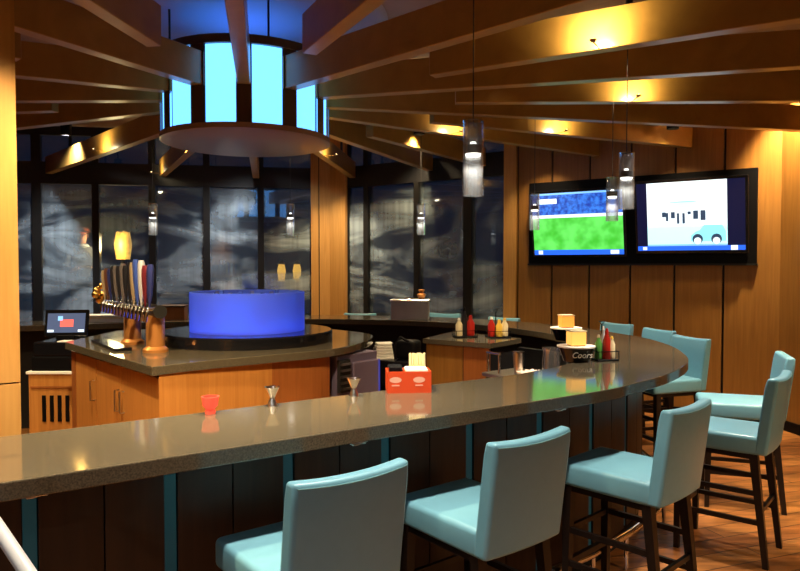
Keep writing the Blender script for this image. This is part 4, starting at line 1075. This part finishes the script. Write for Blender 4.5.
def person(loc, rz):
    J = {'pel': (0, 0, 0.92, .150, .11), 'waist': (0, 0.01, 1.08, .135, .10), 'chest': (0, 0.0, 1.30, .16, .115), 'neck': (0, 0.0, 1.47, .055, .055), 'chin': (0, -0.02, 1.54, .065, .07), 'head': (0, -0.01, 1.63, .078, .095), 'crown': (0, 0, 1.71, .06, .07)}
    for s, n in ((-1, 'l'), (1, 'r')):
        J['sh' + n] = (s * .17, 0, 1.40, .062, .06); J['el' + n] = (s * .24, -0.04, 1.14, .045, .045); J['wr' + n] = (s * .16, -0.24, 1.12, .030, .030); J['ha' + n] = (s * .12, -0.33, 1.14, .036, .022)
        J['hip' + n] = (s * .09, 0, .84, .09, .09); J['kn' + n] = (s * .10, -0.02, .48, .06, .06); J['an' + n] = (s * .10, 0.02, .09, .042, .042); J['to' + n] = (s * .11, -0.13, .045, .04, .03)
    E_ = [('pel', 'waist'), ('waist', 'chest'), ('chest', 'neck'), ('neck', 'chin'), ('chin', 'head'), ('head', 'crown')]
    for n in 'lr': E_ += [('chest', 'sh' + n), ('sh' + n, 'el' + n), ('el' + n, 'wr' + n), ('wr' + n, 'ha' + n), ('pel', 'hip' + n), ('hip' + n, 'kn' + n), ('kn' + n, 'an' + n), ('an' + n, 'to' + n)]
    ks = list(J); me = bpy.data.meshes.new('body'); me.from_pydata([J[k_][:3] for k_ in ks], [(ks.index(a), ks.index(b)) for a, b in E_], [])
    t = thing('person', 'reflection of a person in red cap and dark clothes, modelled beyond the window', 'person', loc, rz)
    o = bpy.data.objects.new('body', me); C.objects.link(o); o.parent = t
    o.modifiers.new('skin', 'SKIN'); sub = o.modifiers.new('sub', 'SUBSURF'); sub.levels = 2; sub.render_levels = 2
    for i, k_ in enumerate(ks):
        me.skin_vertices[0].data[i].radius = J[k_][3:]; me.skin_vertices[0].data[i].use_root = (k_ == 'pel')
    # skin tone above the collar and on the hands, dark cloth elsewhere
    m, n, l, b = new_mat('person_mat')
    tc = n.new('ShaderNodeTexCoord'); sx = n.new('ShaderNodeSeparateXYZ'); l.new(tc.outputs['Object'], sx.inputs[0])
    g1 = n.new('ShaderNodeMath'); g1.operation = 'GREATER_THAN'; g1.inputs[1].default_value = 1.49; l.new(sx.outputs['Z'], g1.inputs[0])
    g2 = n.new('ShaderNodeMath'); g2.operation = 'LESS_THAN'; g2.inputs[1].default_value = -0.25; l.new(sx.outputs['Y'], g2.inputs[0])
    mxm = n.new('ShaderNodeMath'); mxm.operation = 'MAXIMUM'; l.new(g1.outputs[0], mxm.inputs[0]); l.new(g2.outputs[0], mxm.inputs[1])
    mx = n.new('ShaderNodeMix'); mx.data_type = 'RGBA'; mx.inputs[6].default_value = (0.10, 0.10, 0.13, 1); mx.inputs[7].default_value = (0.55, 0.25, 0.14, 1)
    l.new(mxm.outputs[0], mx.inputs[0]); l.new(mx.outputs[2], b.inputs['Base Color']); b.inputs['Roughness'].default_value = 0.7
    me.materials.append(m)
    obj('cap', lathe(B(), [(0.105, 1.665), (0.108, 1.69), (0.085, 1.745), (0, 1.77)], 18, (0, 0, 0)), 'red_cap', t, True)
    bm = B(); sphere(bm, (0, -0.11, 1.668), 0.075, (1, 1.1, 0.14)); obj('cap_brim', bm, 'red_cap', t, True)
    obj('collar', lathe(B(), [(0.075, 1.44), (0.11, 1.46), (0.085, 1.50), (0.065, 1.50)], 18), 'pale_cloth', t, True)
    obj('nose', sphere(B(), (0, -0.115, 1.61), 0.016, (0.8, 1.2, 1.2)), 'skin', t, True)
    for s in (-1, 1):
        obj('ear', sphere(B(), (s * 0.085, 0, 1.62), 0.025, (0.4, 0.8, 1.2)), 'skin', t, True)
        obj('eye', sphere(B(), (s * 0.032, -0.098, 1.635), 0.010), 'h_dark', t, True)
        for f in range(4):
            obj('finger', tube(B(), [(s * (0.10 + 0.013 * f), -0.34, 1.145), (s * (0.098 + 0.013 * f), -0.375 - 0.006 * (f % 3), 1.14), (s * (0.096 + 0.013 * f), -0.395 - 0.006 * (f % 3), 1.12)], 0.0085, 8), 'skin', t, True)
        obj('thumb', tube(B(), [(s * 0.10, -0.29, 1.15), (s * 0.072, -0.32, 1.155), (s * 0.066, -0.35, 1.15)], 0.0095, 8), 'skin', t, True)
    return t
pv = D(82, 264, 10.3)  # stand-in for a figure reflected in the glass, set behind it
person((pv.x, pv.y, TZ0), math.radians(35))
